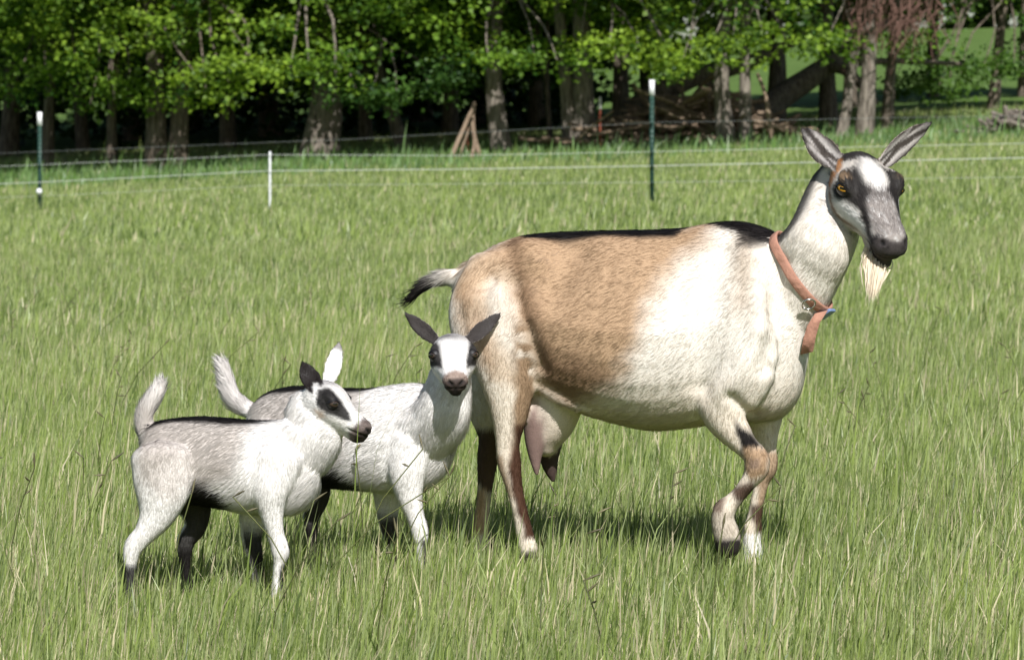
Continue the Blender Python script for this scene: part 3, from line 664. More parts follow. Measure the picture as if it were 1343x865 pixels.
# ------------------------------ kids
def kid(fr, spec, seed):
    an = Animal(); p = fr.p
    S = [(p(a, (b + c) / 2)[0], p(a, b)[2], p(a, c)[2], w * .9, lo) for a, b, c, w, lo in spec['torso']]
    an.add('torso', loft(S, 24), (-1, 0, -.6))
    Ow = CAM + ray(*spec['poll'][:2]) * spec['poll'][2]; O = fr.loc(Ow); a = fr.vec(norm(spec['axis'])); b = fr.vec(norm(spec['lat']))
    k = spec.get('hs', 1.); prof = [(q[0] * k, q[1] * k, q[2] * k, q[3] * k, q[4]) for q in KID_HEAD]
    V, T, hf_ = head_geo(O, a, b, prof); O, a, b, c = hf_; an.add('head', (V, T), -a + np.array([0, 0, -.3])); H = lambda s, u, v: O + (a * s + b * u + c * v) * k
    V, T, t = tube([(*p(x_, y_, l), rf, rl) for x_, y_, rf, rl, l in spec['neck']] + [(*H(-.004, 0, -.078), .042, .036), (*H(.012, 0, -.05), .034, .032)], 18, 4); an.add('neck', (V, T), (-.35, 0, -1), t)
    for nm in ('hind_near', 'hind_far', 'fore_near', 'fore_far'):
        lat, pts = spec[nm]; L, t = leg(fr, pts, lat); an.add(nm, L, (-.2, 0, -1), t)
    V, T, t = tube([(*p(a, b, l), r, r) for a, b, r, l in spec['tail']], 12, 4); tp_ = spec['tail']; an.add('tail', (V, T), p(tp_[-1][0], tp_[-1][1]) - p(tp_[0][0], tp_[0][1]), t)
    for sg in (-1, 1):
        an.add('head', tube([(*H(.038, sg * .038, -.010), .010, .010), (*H(.054, sg * .043, -.012), .010, .010), (*H(.07, sg * .037, -.020), .008, .008)], 10, 3)[:2], -a)
        an.add('head', tube([(*H(.140, sg * .011, -.030), .0075, .008), (*H(.149, sg * .010, -.034), .0065, .007)], 10, 3)[:2], -a)
    an.add('head', tube([(*H(.105, 0, -.062), .015, .019), (*H(.134, 0, -.065), .012, .016), (*H(.145, 0, -.060), .009, .013)], 12, 3)[:2], -a)
    cam_dir = fr.vec(norm(CAM - Ow)); ears = []
    for nm, (sg, tx, ty, td, inn, w) in spec['ears'].items():
        e = ear(H(.010, sg * .030, -.016), fr.loc(CAM + ray(tx, ty) * td), fr.vec(inn), w, .0075, cup=.5); ears.append((nm, e[2], fr.loc(CAM + ray(tx, ty) * td)))
        an.add(nm, e[:2], fr.loc(CAM + ray(tx, ty) * td) - H(.010, sg * .030, -.016))
    an.build(.0037, 8)
    P, N = an.P, an.N; s, u, v = [q / k for q in head_coords(P, hf_)]; headf = sstep(.35, .65, an.soft(an.part('head'), 10)); head = headf > .5; disp = np.zeros(len(P))
    for sg in (-1, 1):
        d = line_d(np.stack([s, u, v], 1), [(.152, sg * .005, -.041), (.154, sg * .010, -.035), (.148, sg * .016, -.031)]); disp -= .006 * np.exp(-(d / .0038) ** 2) * head
    d = line_d(np.stack([s, v], 1), [(.115, -.052), (.14, -.049), (.165, -.046)]); disp -= .003 * np.exp(-(d / .003) ** 2) * head
    nostril = np.clip(-disp / .005, 0, 1); P += N * disp[:, None]; an.N = N = vnormals(P, an.Q)
    C = np.tile(WHITE, (len(P), 1)); w2 = np.stack([vnoise(P, 30, seed), vnoise(P, 30, seed + 1)], 1) * .008 + np.stack([vnoise(P, 120, seed + 2), vnoise(P, 120, seed + 3)], 1) * .004
    X2 = P[:, [0, 2]] + w2; LT = -.07
    tor = an.part('torso', 'hind', 'tail', 'neck')
    for poly, col, kk, soft, parts in spec['patches']:
        m = sstep(soft, -soft, poly_sd(X2, fr.xz(poly, LT))) * an.part(*parts); C = lay(C, kk * m, col)
    # black line along the back
    xs, ws = spec['dorsal']; mid = np.abs(P[:, 1]) + vnoise(P, 60, 4) * .004; w = np.interp(P[:, 0], [p(a_, b_)[0] for a_, b_ in xs], ws)
    topz = np.interp(P[:, 0], [q[0] for q in S], [q[1] for q in S]); m = sstep(w + .007, w - .007, mid) * (P[:, 2] > topz - .045) * an.part('torso') * (w > .003) * (N[:, 2] > 0); C = lay(C, m, BLACK * 1.1)
    # black belly and inner legs
    inner = np.zeros(len(P))
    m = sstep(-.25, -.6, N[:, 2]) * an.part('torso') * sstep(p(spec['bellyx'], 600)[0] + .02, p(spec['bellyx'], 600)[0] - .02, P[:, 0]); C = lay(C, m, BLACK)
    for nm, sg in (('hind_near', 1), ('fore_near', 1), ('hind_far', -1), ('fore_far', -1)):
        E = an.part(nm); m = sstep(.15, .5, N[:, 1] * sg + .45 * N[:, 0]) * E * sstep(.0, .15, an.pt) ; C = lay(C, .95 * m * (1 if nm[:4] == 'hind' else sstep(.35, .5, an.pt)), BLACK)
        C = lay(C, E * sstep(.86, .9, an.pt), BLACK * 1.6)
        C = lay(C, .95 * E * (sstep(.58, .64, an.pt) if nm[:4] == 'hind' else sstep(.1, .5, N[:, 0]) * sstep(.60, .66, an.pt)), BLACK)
    # fore knee dark patches
    # tail
    C = lay(C, an.part('tail') * .35, TAUPE); m = an.part('tail') * sstep(-.2, -.7, N @ fr.vec([.9, 0, .3])) * sstep(.6, .8, an.pt); C = lay(C, .75 * m, BLACK * 2)
    th = np.arctan2(np.abs(u), v + np.interp(s, [q[0] for q in KID_HEAD], [-(q[1] + q[2]) / 2 for q in KID_HEAD])); F2 = np.stack([s, th * .036], 1) + np.stack([vnoise(P, 110, 21 + seed), vnoise(P, 110, 22 + seed)], 1) * .002
    for poly, col, kk, soft in spec['face']:
        q = np.array(poly, float); q[:, 1] *= .036; C = lay(C, kk * sstep(soft, -soft, poly_sd(F2, q)) * headf, col)
    st = np.clip(vnoise(P, 62, seed + 40) * 1.2 - .25, 0, 1) * sstep(.075, .0, s) * sstep(.9, .5, th) * head; C = lay(C, .75 * st, BLACK * 3)
    C = lay(C, nostril * head, BLACK * .4)
    for nm, inn, tip in ears:
        E = sstep(.3, .6, an.soft(an.part(nm), 8)); ins = sstep(-.05, .35, N @ inn); cin, cout = spec['earcol'][nm]; C = lay(C, E * 1., cout); C = lay(C, E * ins * .95, cin)
        C = lay(C, E * (1 - ins) * sstep(.035, .02, np.linalg.norm(P - tip, axis=1)) * .7, cin)
    C = np.clip(C * (1 + .04 * vnoise(P, 60, 77)[:, None]), .005, .9)
    root = empty(spec['name'], fr.O, fr.yaw); tag(root, spec['label'], 'goat', 'young goat kids beside the mother')
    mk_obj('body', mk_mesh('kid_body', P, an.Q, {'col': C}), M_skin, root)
    Len = np.full(len(P), .015); Len[head] = .006; Len[an.part('ear')] = .006; Len[an.part('tail')] = .028; Len[an.part('hind', 'fore')] = .010
    Len = np.where(an.part('torso', 'neck') & (N[:, 2] < -.1), .024, Len)
    for nm in ('hind_near', 'hind_far', 'fore_near', 'fore_far'): Len[an.part(nm) & (an.pt > .87)] = .003
    for _ in range(5): Len = .5 * Len + .5 * an.tp.avg(Len)
    Len = np.where(head & (s > .145), .0015, Len); Len[nostril > .2] = .0005
    mk_obj('fur', fur_mesh(an, C, Len, 66000, .0014, .15, seed, jit=.07, dens=1 + 2. * an.part('head', 'ear')), M_fur, root)
    for sg in (-1, 1):
        eye_parts(root, H(.058, sg * .0405, -.018), .0134 * k, a * .55 + b * sg * .72 + c * .35, norm(c - a * .45), tuple(BLACK * .7), (.05, .032, .022), .45, .36)
    print(spec['name'], len(P), 'eyes', [pix(fr.world(H(.057, sg * .0425, -.011))) for sg in (-1, 1)], 'nose', pix(fr.world(H(.16, 0, -.035))))

FACE1 = [([(-.03, -.3), (-.03, .8), (.015, .6), (.03, .25), (.04, -.3)], lin(120, 116, 116), .5, .012),
         ([(.012, .9), (.03, .55), (.05, .60), (.075, .62), (.098, .75), (.114, 1.1), (.104, 1.3), (.085, 1.42), (.06, 1.58), (.035, 1.6), (.02, 1.4)], BLACK, .97, .004),
         ([(.062, 1.75), (.05, 1.62), (.03, 1.75), (.05, 2.0)], lin(176, 140, 104), .6, .005),
         ([(.132, -.3), (.128, .8), (.122, 1.6), (.12, 2.2), (.13, 3.5), (.2, 3.5), (.2, -.3)], lin(92, 74, 66), .9, .006),
         ([(.15, -.3), (.148, .9), (.138, 1.8), (.135, 3.5), (.2, 3.5), (.2, -.3)], lin(44, 36, 34), .9, .004)]
FACE2 = [([(-.03, -.3), (-.03, .8), (.02, .6), (.035, .25), (.055, -.3)], lin(120, 116, 116), .55, .012),
         ([(.018, .95), (.035, .70), (.055, .64), (.085, .74), (.106, .95), (.094, 1.15), (.070, 1.5), (.04, 1.7), (.015, 1.5)], BLACK, .97, .004),
         ([(.122, -.3), (.13, .9), (.125, 1.6), (.122, 3.5), (.2, 3.5), (.2, -.3)], lin(138, 116, 102), .9, .008),
         ([(.145, -.3), (.146, .7), (.142, 1.4), (.136, 1.9), (.132, 3.5), (.2, 3.5), (.2, -.3)], lin(50, 41, 39), .92, .005),
         ([(.10, 2.5), (.13, 2.45), (.16, 2.6), (.16, 3.5), (.05, 3.5), (.05, 2.8)], BLACK, .85, .005)]

KID1 = dict(name='goat_kid', label='small kid with its tail up, head in profile, one black ear raised',
    torso=[(184, 575, 620, .03, 0), (191, 561, 640, .055, .1), (208, 552, 652, .07, .2), (235, 548, 658, .078, .3), (265, 546, 662, .082, .4), (300, 548, 668, .086, .4), (335, 551, 674, .084, .4), (365, 550, 676, .078, .4), (390, 548, 672, .066, .3), (408, 556, 660, .052, .2), (420, 572, 640, .035, .1)],
    neck=[(375, 600, .070, .052, 0), (398, 584, .074, .052, -.005), (413, 562, .062, .046, -.01),],
    hind_near=(-.062, [(212, 600, .066, .036), (213, 640, .062, .036), (205, 675, .040, .028), (191, 698, .025, .022), (177, 714, .0225, .019), (172, 728, .018, .016), (171, 744, .0135, .013), (171, 762, .013, .0125), (172, 778, .017, .016), (175, 797, .018, .017)]),
    hind_far=(.062, [(225, 610, .06, .035), (240, 640, .055, .035), (255, 665, .038, .028), (256, 690, .025, .021), (244, 708, .021, .018), (243, 730, .015, .014), (245, 754, .013, .012), (247, 776, .017, .015)]),
    fore_near=(-.055, [(365, 600, .055, .03), (355, 640, .045, .034), (356, 670, .028, .025), (361, 697, .019, .018), (366, 714, .0195, .018), (368, 726, .020, .018), (366, 740, .0125, .0125), (364, 764, .0125, .0125), (365, 778, .016, .015), (367, 790, .018, .016)]),
    fore_far=(.055, [(350, 610, .05, .03), (338, 650, .040, .032), (332, 680, .030, .026), (330, 705, .022, .02), (334, 724, .018, .017), (338, 748, .014, .014), (342, 778, .017, .015)]),
    tail=[(200, 580, .022, 0), (190, 562, .020, 0), (190, 543, .019, -.005), (199, 525, .018, -.01), (210, 508, .013, -.012)],
    poll=(422, 500, 7.29), axis=(.13, -.036, -.08), lat=(.32, .945, .0),
    ears=dict(ear_right=(-1, 396, 474, 7.28, (.25, -.9, -.1), .0205), ear_left=(1, 445, 449, 7.37, (-.15, .95, 0), .0175)),
    earcol=dict(ear_right=(lin(30, 24, 23), lin(40, 33, 31)), ear_left=(lin(70, 60, 58), lin(236, 232, 228))),
    patches=[([(180, 545), (330, 545), (322, 580), (305, 625), (270, 640), (240, 635), (228, 650), (205, 640), (190, 630), (180, 600)], TAUPE, .85, .022, ('torso', 'hind', 'tail')),
             ([(205, 620), (245, 590), (262, 630), (245, 650), (215, 655)], lin(232, 224, 218), .6, .02, ('torso', 'hind')),
             ([(234, 634), (262, 628), (285, 645), (305, 664), (300, 690), (238, 690)], BLACK, .95, .012, ('torso',))],
    dorsal=([(188, 565), (196, 556), (300, 548), (345, 551), (375, 548), (400, 540)], [0, .026, .032, .022, .014, .012]), bellyx=300, face=FACE1, hs=.96)
KID2 = dict(name='goat_kid', label='small white-faced kid with black eye patches looking at the viewer, behind its twin',
    torso=[(327, 545, 585, .03, 0), (336, 527, 605, .055, .1), (352, 514, 620, .07, .2), (378, 507, 630, .08, .3), (410, 506, 636, .086, .4), (445, 508, 640, .09, .4), (480, 509, 643, .088, .4), (512, 505, 646, .084, .4), (545, 502, 645, .074, .35), (568, 508, 636, .062, .2), (585, 528, 618, .046, .1), (596, 550, 592, .03, .1)],
    neck=[(542, 572, .076, .060, -.01), (570, 556, .072, .060, -.03), (584, 530, .062, .054, -.05),],
    hind_near=(-.062, [(350, 570, .06, .036), (352, 605, .058, .036), (348, 640, .042, .03), (338, 662, .028, .023), (330, 682, .022, .019), (332, 705, .015, .014), (335, 722, .014, .013), (338, 738, .017, .016)]),
    hind_far=(.062, [(385, 580, .06, .035), (400, 612, .052, .035), (415, 640, .036, .028), (415, 660, .025, .021), (408, 678, .020, .018), (408, 700, .015, .014), (410, 715, .013, .012), (412, 728, .017, .015)]),
    fore_near=(-.052, [(538, 580, .055, .03), (534, 615, .048, .036), (537, 650, .031, .028), (545, 677, .021, .020), (550, 692, .0215, .019), (552, 704, .020, .018), (553, 716, .0135, .013), (553, 736, .013, .0125), (556, 758, .018, .016)]),
    fore_far=(.052, [(520, 600, .05, .03), (510, 635, .040, .032), (508, 662, .029, .025), (509, 685, .022, .02), (512, 702, .018, .017), (513, 720, .014, .014), (514, 745, .017, .015)]),
    tail=[(345, 545, .022, 0), (326, 537, .021, 0), (308, 526, .021, 0), (298, 505, .020, 0), (292, 478, .014, 0)],
    poll=(593, 439, 7.66), axis=(.012, -.145, -.072), lat=(1, .06, .0),
    ears=dict(ear_right=(-1, 531, 410, 7.68, (.3, -.9, -.15), .0165), ear_left=(1, 657, 410, 7.70, (-.3, -.9, -.15), .0165)),
    earcol=dict(ear_right=(lin(30, 24, 24), lin(206, 196, 188)), ear_left=(lin(30, 24, 24), lin(206, 196, 188))),
    patches=[([(322, 500), (470, 500), (470, 540), (450, 600), (400, 620), (350, 600), (322, 580)], TAUPE, .8, .025, ('torso', 'hind', 'tail')),
             ([(400, 612), (440, 612), (468, 630), (470, 680), (400, 680)], BLACK, .95, .012, ('torso',))],
    dorsal=([(332, 530), (342, 518), (440, 507), (490, 508), (515, 504)], [0, .026, .032, .018, .0]), bellyx=462, face=FACE2, hs=1.02)

mother()
kid(Frame(290, 794, 2), KID1, 101)
kid(Frame(480, 754, -16), KID2, 202)

# ------------------------------------------------------------------ fence
def fence():
    green = simple('post_green', (.018, .055, .04), .5, noise=.3, nscale=30); white = simple('post_white', (.8, .8, .8), .45)
    wirem = simple('polywire', (.72, .72, .68), .6); thin = simple('fence_wire', (.42, .43, .42), .4, .3)
    def tpost(px, d, ytop, label, ins):
        B = at(px, d); h = CAMZ - (ytop - HROW) / FPX * d - B[2]; r = empty('fence_post', B)
        tag(r, label, 'fence post', 'fence posts')
        # T section: flange and web
        def bx(x0, x1, y0, y1, z0, z1):
            V = np.array([(x, y, z) for z in (z0, z1) for x, y in ((x0, y0), (x1, y0), (x1, y1), (x0, y1))])
            return V, np.array([(0, 2, 1), (0, 3, 2), (4, 5, 6), (4, 6, 7), (0, 1, 5), (0, 5, 4), (1, 2, 6), (1, 6, 5), (2, 3, 7), (2, 7, 6), (3, 0, 4), (3, 4, 7)])
        wt = .19
        V, T = join([bx(-.026, .026, -.004, .004, -.1, h - wt), bx(-.004, .004, .004, .036, -.1, h - wt)] + [bx(-.008, .008, -.012, -.004, z, z + .025) for z in np.arange(.2, h - wt - .05, .06)])
        mk_obj('shaft', mk_mesh('shaft', V, T, smooth=False), green, r)
        V, T = join([bx(-.032, .032, -.010, .010, h - wt, h), bx(-.012, .012, .010, .042, h - wt, h)]); mk_obj('cap', mk_mesh('cap', V, T, smooth=False), white, r)
        for z, big in ins:
            V, T, _ = tube([(0, .01, z, .03 if big else .016, .03 if big else .016), (0, -.05, z, .045 if big else .018, .045 if big else .018)], 12, 1, ref=(0, 0, 1)); mk_obj('insulator', mk_mesh('insulator', V, T), white if big else green, r)
        return B, h
    def zrow(px, d, row): return CAMZ - (row - HROW) / FPX * d
    posts = [(53, 46.7), (354, 44.3), (857, 41.5)]
    b0 = at(53, 46.7)[2]
    tpost(52, 46.7, 147, 'green steel fence post with white cap and one white round insulator', [(zrow(0, 46.7, 251) - b0, True), (zrow(0, 46.7, 216) - b0, False)])
    b1 = at(857, 41.5)[2]
    tpost(855, 41.5, 105, 'green steel fence post with white cap and small dark insulators', [(zrow(0, 41.5, r) - b1, False) for r in (161, 199, 217, 239)])
    B = at(354, 44.3); h = zrow(0, 44.3, 200) - B[2]; r = empty('fence_post', B); tag(r, 'short all-white plastic step-in fence post with small clips', 'fence post', 'fence posts')
    V, T, _ = tube([(0, 0, -.05, .016, .019), (0, 0, h, .016, .019)], 8, 1); mk_obj('shaft', mk_mesh('shaft', V, T), white, r)
    for z in np.arange(.12, h, .12):
        V, T, _ = tube([(.0, -.012, z, .005, .005), (.018, -.024, z, .005, .005), (.022, -.024, z + .018, .004, .004)], 6, 1); mk_obj('wire_clip', mk_mesh('wire_clip', V, T), white, r)
    dd = lambda px: np.interp(px, [-400, 53, 354, 857, 1343, 1800], [50.5, 46.7, 44.3, 41.5, 39.0, 36.5])
    W4 = [([-400, 0, 450, 850, 1200, 1800], [215, 201, 183, 161, 154, 146], .0018, thin, 'thin grey topmost fence wire strung above the other strands'),
          ([-400, 53, 354, 600, 857, 1343, 1800], [236, 216, 203, 204, 199, 188, 178], .0029, wirem, 'white fence rope, second strand down, at the white post top'),
          ([-400, 53, 354, 600, 857, 1343, 1800], [256, 239, 224, 222, 217.5, 207, 197], .0046, wirem, 'brightest white fence rope, third strand down'),
          ([-400, 53, 354, 857, 1200, 1800], [272, 257, 243, 239, 234, 226], .0017, wirem, 'faint low fence wire closest to the grass')]
    for xs, ys, rad, mt, lb in W4:
        pts = []
        for px in np.arange(-400, 1801, 50.):
            d = dd(px); pts.append(((px - CX) / FPX * d, d - .05, zrow(px, d, np.interp(px, xs, ys)), rad, rad))
        V, T, _ = tube(pts, 6, 2, ref=(0, 0, 1)); o = mk_obj('fence_wire', mk_mesh('fence_wire', V, T), mt); tag(o, lb, 'wire', 'fence wires')
fence()

# ------------------------------------------------------------------ trees
def leaves_at(C, per, rad, size, g, base, bright, flat=.55):
    """leaf faces scattered in clumps round the centres C; returns V,T,col"""
    n = len(C) * per; c = np.repeat(C, per, 0); tint = np.repeat(g.normal(1, .22, len(C)), per); r = np.repeat(rad * g.uniform(.6, 1.3, len(C)), per)
    off = norm(g.normal(size=(n, 3))) * (g.random(n) ** .45)[:, None] * r[:, None]; off[:, 2] *= flat
    p = c + off; nrm = norm(np.array([0, -.25, .75]) + g.normal(size=(n, 3)) * .55); d = g.normal(size=(n, 3)) + norm(off * [1, 1, 0]) * .8 + [0, 0, -.45]
    d = norm(d - (d * nrm).sum(1)[:, None] * nrm); sd = np.cross(nrm, d); s = (size * g.uniform(.6, 1.35, n))[:, None]
    V = np.stack([p, p + d * s * .45 + sd * s * .42 + nrm * s * .10, p + d * s, p + d * s * .45 - sd * s * .42 + nrm * s * .10], 1).reshape(-1, 3)
    k = np.arange(n)[:, None, None] * 4; T = (k + np.array([[0, 1, 2], [0, 2, 3]])[None]).reshape(-1, 3)
    m = np.clip(g.normal(.5, .25, n) * .6 + (tint - 1) * .9 + .15, 0, 1)[:, None]
    col = np.array(base)[None] * (1 - m) + np.array(bright)[None] * m
    return V, T, np.repeat(col, 4, 0)

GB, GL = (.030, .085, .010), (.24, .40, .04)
def limb(a, b, r0, r1, g, sag=.1, n=5):
    a, b = np.asarray(a, float), np.asarray(b, float); L = np.linalg.norm(b - a); t = np.linspace(0, 1, n)
    P = a + (b - a) * t[:, None] + g.normal(size=(n, 3)) * L * .045 * np.sin(t * math.pi)[:, None]; P[:, 2] += L * sag * np.sin(t * math.pi)
    r = r0 + (r1 - r0) * t; return tube(np.column_stack([P, r, r]), 8, 2)[:2]

def tree(label, px, d, stems, crown, seed, bark=None, hem=(), nclump=150, per=46, leaf=.105, base=GB, bright=GL, name='tree', group='trees along the wood edge', limbs=9, curtain=2.1, hemdz=0.):
    """stems: list of (dx at base in m, radius, lean_x per m, height); crown: (dx,dy,z centre above base,rx,ry,rz); hem: low boughs (px,row,d)"""
    g = np.random.default_rng(seed); B = at(px, d); r = empty(name, B); tag(r, label, 'tree', group)
    parts = []; tops = []
    for dx, rad, lean, h in stems:
        n = 7; z = np.linspace(-.15, h, n); wob = np.cumsum(g.normal(0, rad * .35, (n, 2)), 0); wob -= wob[0]
        rr = rad * (1 - .55 * z / h); rr[0] *= 1.3; rr[1] *= 1.02
        P = np.column_stack([dx + lean * np.maximum(z, 0) + wob[:, 0], wob[:, 1], z, rr, rr]); parts.append(tube(P, 12, 3)[:2]); tops.append(P)
    cd = np.array(crown, float); c0 = cd[:3]; rr = cd[3:]
    u = norm(g.normal(size=(nclump, 3))); C = c0 + u * rr * (g.uniform(.12, 1, nclump) ** .5)[:, None]
    nl = int(nclump * curtain); ph = g.uniform(0, 2 * math.pi, nl); rad_ = g.uniform(.55, 1.02, nl)
    hemz = 2.45 - B[2] + .45 * np.sin(ph * 3 + seed) + .3 * np.sin(ph * 7 + seed * 2.) + hemdz
    L_ = np.column_stack([c0[0] + np.cos(ph) * rr[0] * rad_, c0[1] + np.sin(ph) * rr[1] * rad_, hemz + (1 - rad_) * 1.2 + g.random(nl) * (5.2 - 2.15)])
    L_ = L_[vnoise(L_ + B, 3.2, 300) > -.14]
    C = np.vstack([C[C[:, 2] > 2.2 + hemdz], L_])
    for hx, hrow, hd in hem:
        w = CAM + ray(hx, hrow) * hd - B; C = np.vstack([C, w + g.normal(size=(5, 3)) * [.35, .35, .12]])
    for i in range(limbs):
        P = tops[i % len(tops)]; q = P[g.integers(2, len(P))]; e = C[g.integers(len(C))]
        parts.append(limb(q[:3], e, q[3] * .38, .010, g))
    for k in range(len(hem)):
        P = tops[k % len(tops)]; q = P[min(len(P) - 1, 3)]; hx, hrow, hd = hem[k]; parts.append(limb(q[:3], CAM + ray(hx, hrow) * hd - B, q[3] * .4, .012, g))
    V, T = join(parts); mk_obj('trunk', mk_mesh('trunk', V, T), bark or M_bark, r)
    low = C[:, 2] + B[2] < 5.2
    A = [leaves_at(C[low], per, .47, leaf, g, base, bright), leaves_at(C[~low], max(per // 3, 8), .85, leaf * 3.2, g, base, bright)]
    V, T = join([(a[0], a[1]) for a in A if len(a[0])]); col = np.concatenate([a[2] for a in A if len(a[0])])
    mk_obj('crown', mk_mesh('crown', V, T, {'col': col}, smooth=False), M_leaf, r)
    return r

def trees():
    YG = (.31, .46, .045)
    tree('slender dim tree at the far end of the wood by the capped post', 62, 66, [(0, .12, .02, 7)], (-.6, 0, 5.6, 3.2, 2.6, 3.4), 1, hem=[(15, 120, 63), (60, 95, 63), (-30, 110, 63), (100, 80, 63)], nclump=190)
    tree('thin straight tree between the capped post and the twin-trunked tree', 148, 65, [(0, .10, .0, 6)], (0, -.3, 5.0, 2.4, 2.2, 2.8), 2, hem=[(150, 130, 62.5), (140, 118, 63), (170, 105, 63)], nclump=130)
    tree('stout twin-trunked tree with dappled bark near the short white post', 218, 63.5, [(-.19, .19, -.02, 8), (.2, .17, .03, 8)], (0, -.8, 5.7, 3.6, 3.0, 3.6), 3, hem=[(255, 95, 60), (300, 108, 60), (340, 90, 60.5), (270, 118, 60), (320, 85, 60)], nclump=240, bright=YG)
    tree('broad single-trunked tree with thick pale sunlit bark', 416, 64, [(0, .31, .01, 9)], (.2, -.6, 5.9, 3.4, 3.0, 3.7), 4, bark=M_bark2, hem=[(405, 85, 61), (440, 100, 61), (380, 95, 61)], nclump=220)
    tree('slim tree whose trunk leans away from the stick tripod', 534, 65.5, [(0, .13, -.36, 6)], (-1.2, -.8, 5.0, 2.6, 2.4, 2.8), 5, bark=M_bark2, hem=[(470, 125, 61.5), (490, 112, 61.5), (520, 118, 61.5), (455, 132, 61.5), (560, 105, 61.5), (585, 85, 62)], nclump=190, base=(.022, .065, .014), bright=(.095, .19, .032))
    tree('medium tree just right of the stick tripod with peeling pale bark', 660, 62.5, [(0, .17, -.02, 8)], (.1, -.2, 5.9, 2.9, 2.6, 3.3), 6, hem=[(640, 75, 60.5), (700, 70, 60.5), (730, 78, 60)], nclump=190, bark=M_bark2, hemdz=.4)
    tree('pair of grey trunks, one straight and one curved, by the rusty post', 766, 62.5, [(0, .20, .0, 8), (-.24, .13, -.02, 7)], (.3, -.3, 6.0, 3.0, 2.6, 3.4), 7, bark=M_bark2, hem=[(800, 55, 60), (840, 65, 60), (880, 70, 59.5), (865, 60, 60)], nclump=210, bright=YG, hemdz=.4)
    tree('small crooked sapling between the peeling tree and paired grey trunks', 722, 64, [(0, .055, .01, 3.6)], (.2, .2, 3.8, 1.0, 1.0, .8), 8, nclump=16, limbs=3)
    tree('forked pale grey tree standing in front of the fallen trunk', 966, 61, [(-.17, .15, -.01, 7), (.16, .11, .02, 7)], (-.3, -.6, 5.7, 3.2, 2.6, 3.1), 9, bark=M_bark2, hem=[(905, 70, 58.5), (930, 62, 58.5), (1000, 45, 58.5), (895, 82, 58.5), (1030, 50, 58.5), (960, 55, 58.5)], nclump=200, bright=YG, hemdz=1.0)
    tree('dark straight trunk just behind the leaning fallen trunk', 1088, 66, [(0, .17, .0, 7)], (0, .3, 6.3, 2.6, 2.4, 2.8), 10, nclump=110, hemdz=1.3, curtain=.6)
    tree('pale grey tree with a slanting second stem and dead hanging twigs', 1132, 61.5, [(0, .15, .03, 7), (-.42, .10, .17, 3.5)], (.3, .2, 6.6, 2.9, 2.4, 3.0), 11, bark=M_bark2, hem=[(1080, 60, 60), (1110, 45, 60)], nclump=120, hemdz=1.2, curtain=.5)
    tree('slim dark tree beside the pale tree with hanging twigs', 1163, 63, [(0, .11, .03, 6)], (.6, .2, 6.0, 2.2, 2.2, 2.6), 12, nclump=90, hemdz=1.1, curtain=.6, hem=[(1200, 60, 62)])
    tree('low leafy tree with thin trunk standing beyond the brush pile', 1302, 72, [(0, .12, .05, 6)], (.2, -.2, 4.6, 3.2, 2.4, 3.0), 13, hemdz=.3, curtain=.8, hem=[(1200, 110, 69), (1230, 118, 69), (1260, 95, 69), (1215, 98, 69), (1330, 88, 69), (1290, 85, 69), (1245, 108, 69)], nclump=230, bright=(.15, .27, .045))
    # second and third rows inside the wood; leaf colours darkened to stand for shade
    k = 20
    back = [(10, 74, .2), (110, 76, .14), (175, 82, .2), (300, 73, .16), (355, 80, .22), (480, 72, .13), (590, 74, .16), (625, 82, .2), (705, 78, .17), (815, 70, .17), (850, 80, .14), (-60, 70, .2), (-120, 78, .2), (1016, 69, .19), (550, 86, .25), (250, 88, .25), (60, 88, .2), (1225, 86, .15), (1345, 82, .17), (1115, 80, .15)]
    for i, (px, d, rad) in enumerate(back):
        low = 5.4 if px < 800 else 6.4
        tree('woodland tree with shade put into its leaf colour, deeper behind the front row of trees', px, d, [(0, rad, random.uniform(-.03, .03), 8)], (0, 0, low, 3.6, 3.0, 3.6 if px < 800 else 2.6), k + i, nclump=130, per=26, leaf=.19, base=(.016, .04, .008), bright=(.06, .12, .02), group='shaded trees deeper in the wood', limbs=6, hemdz=0. if px < 800 else 1.6, curtain=1.2)
trees()

def undergrowth():
    g = np.random.default_rng(55); n = 900
    px = g.uniform(-330, 760, n); d = g.uniform(77, 100, n); C = np.array([at(a, b) for a, b in zip(px, d)]); C[:, 2] += g.uniform(.1, 5.5, n) * (g.random(n) ** .35)
    V, T, col = leaves_at(C, 26, .9, .26, g, (.012, .028, .006), (.035, .075, .014), .8)  # near-black leaf colours paint in the darkness under the canopy
    o = mk_obj('undergrowth', mk_mesh('undergrowth', V, T, {'col': col}, smooth=False), M_leaf); tag(o, 'dense thicket filling the depth of the wood, its shade put into the leaf colour', 'thicket', kind='stuff')
    # far tree belt beyond the upper field
    n = 1100; x = g.uniform(-60, 110, n); y = g.uniform(215, 250, n); C = np.stack([x, y, gz(x, y) + g.uniform(.5, 24, n)], 1)
    V, T, col = leaves_at(C, 22, 2.6, 1.7, g, (.03, .06, .015), (.09, .15, .03), .8)
    o = mk_obj('far_woodland', mk_mesh('far_woodland', V, T, {'col': col}, smooth=False), M_leaf); tag(o, 'distant belt of trees beyond the upper field', 'woodland', kind='stuff')
undergrowth()

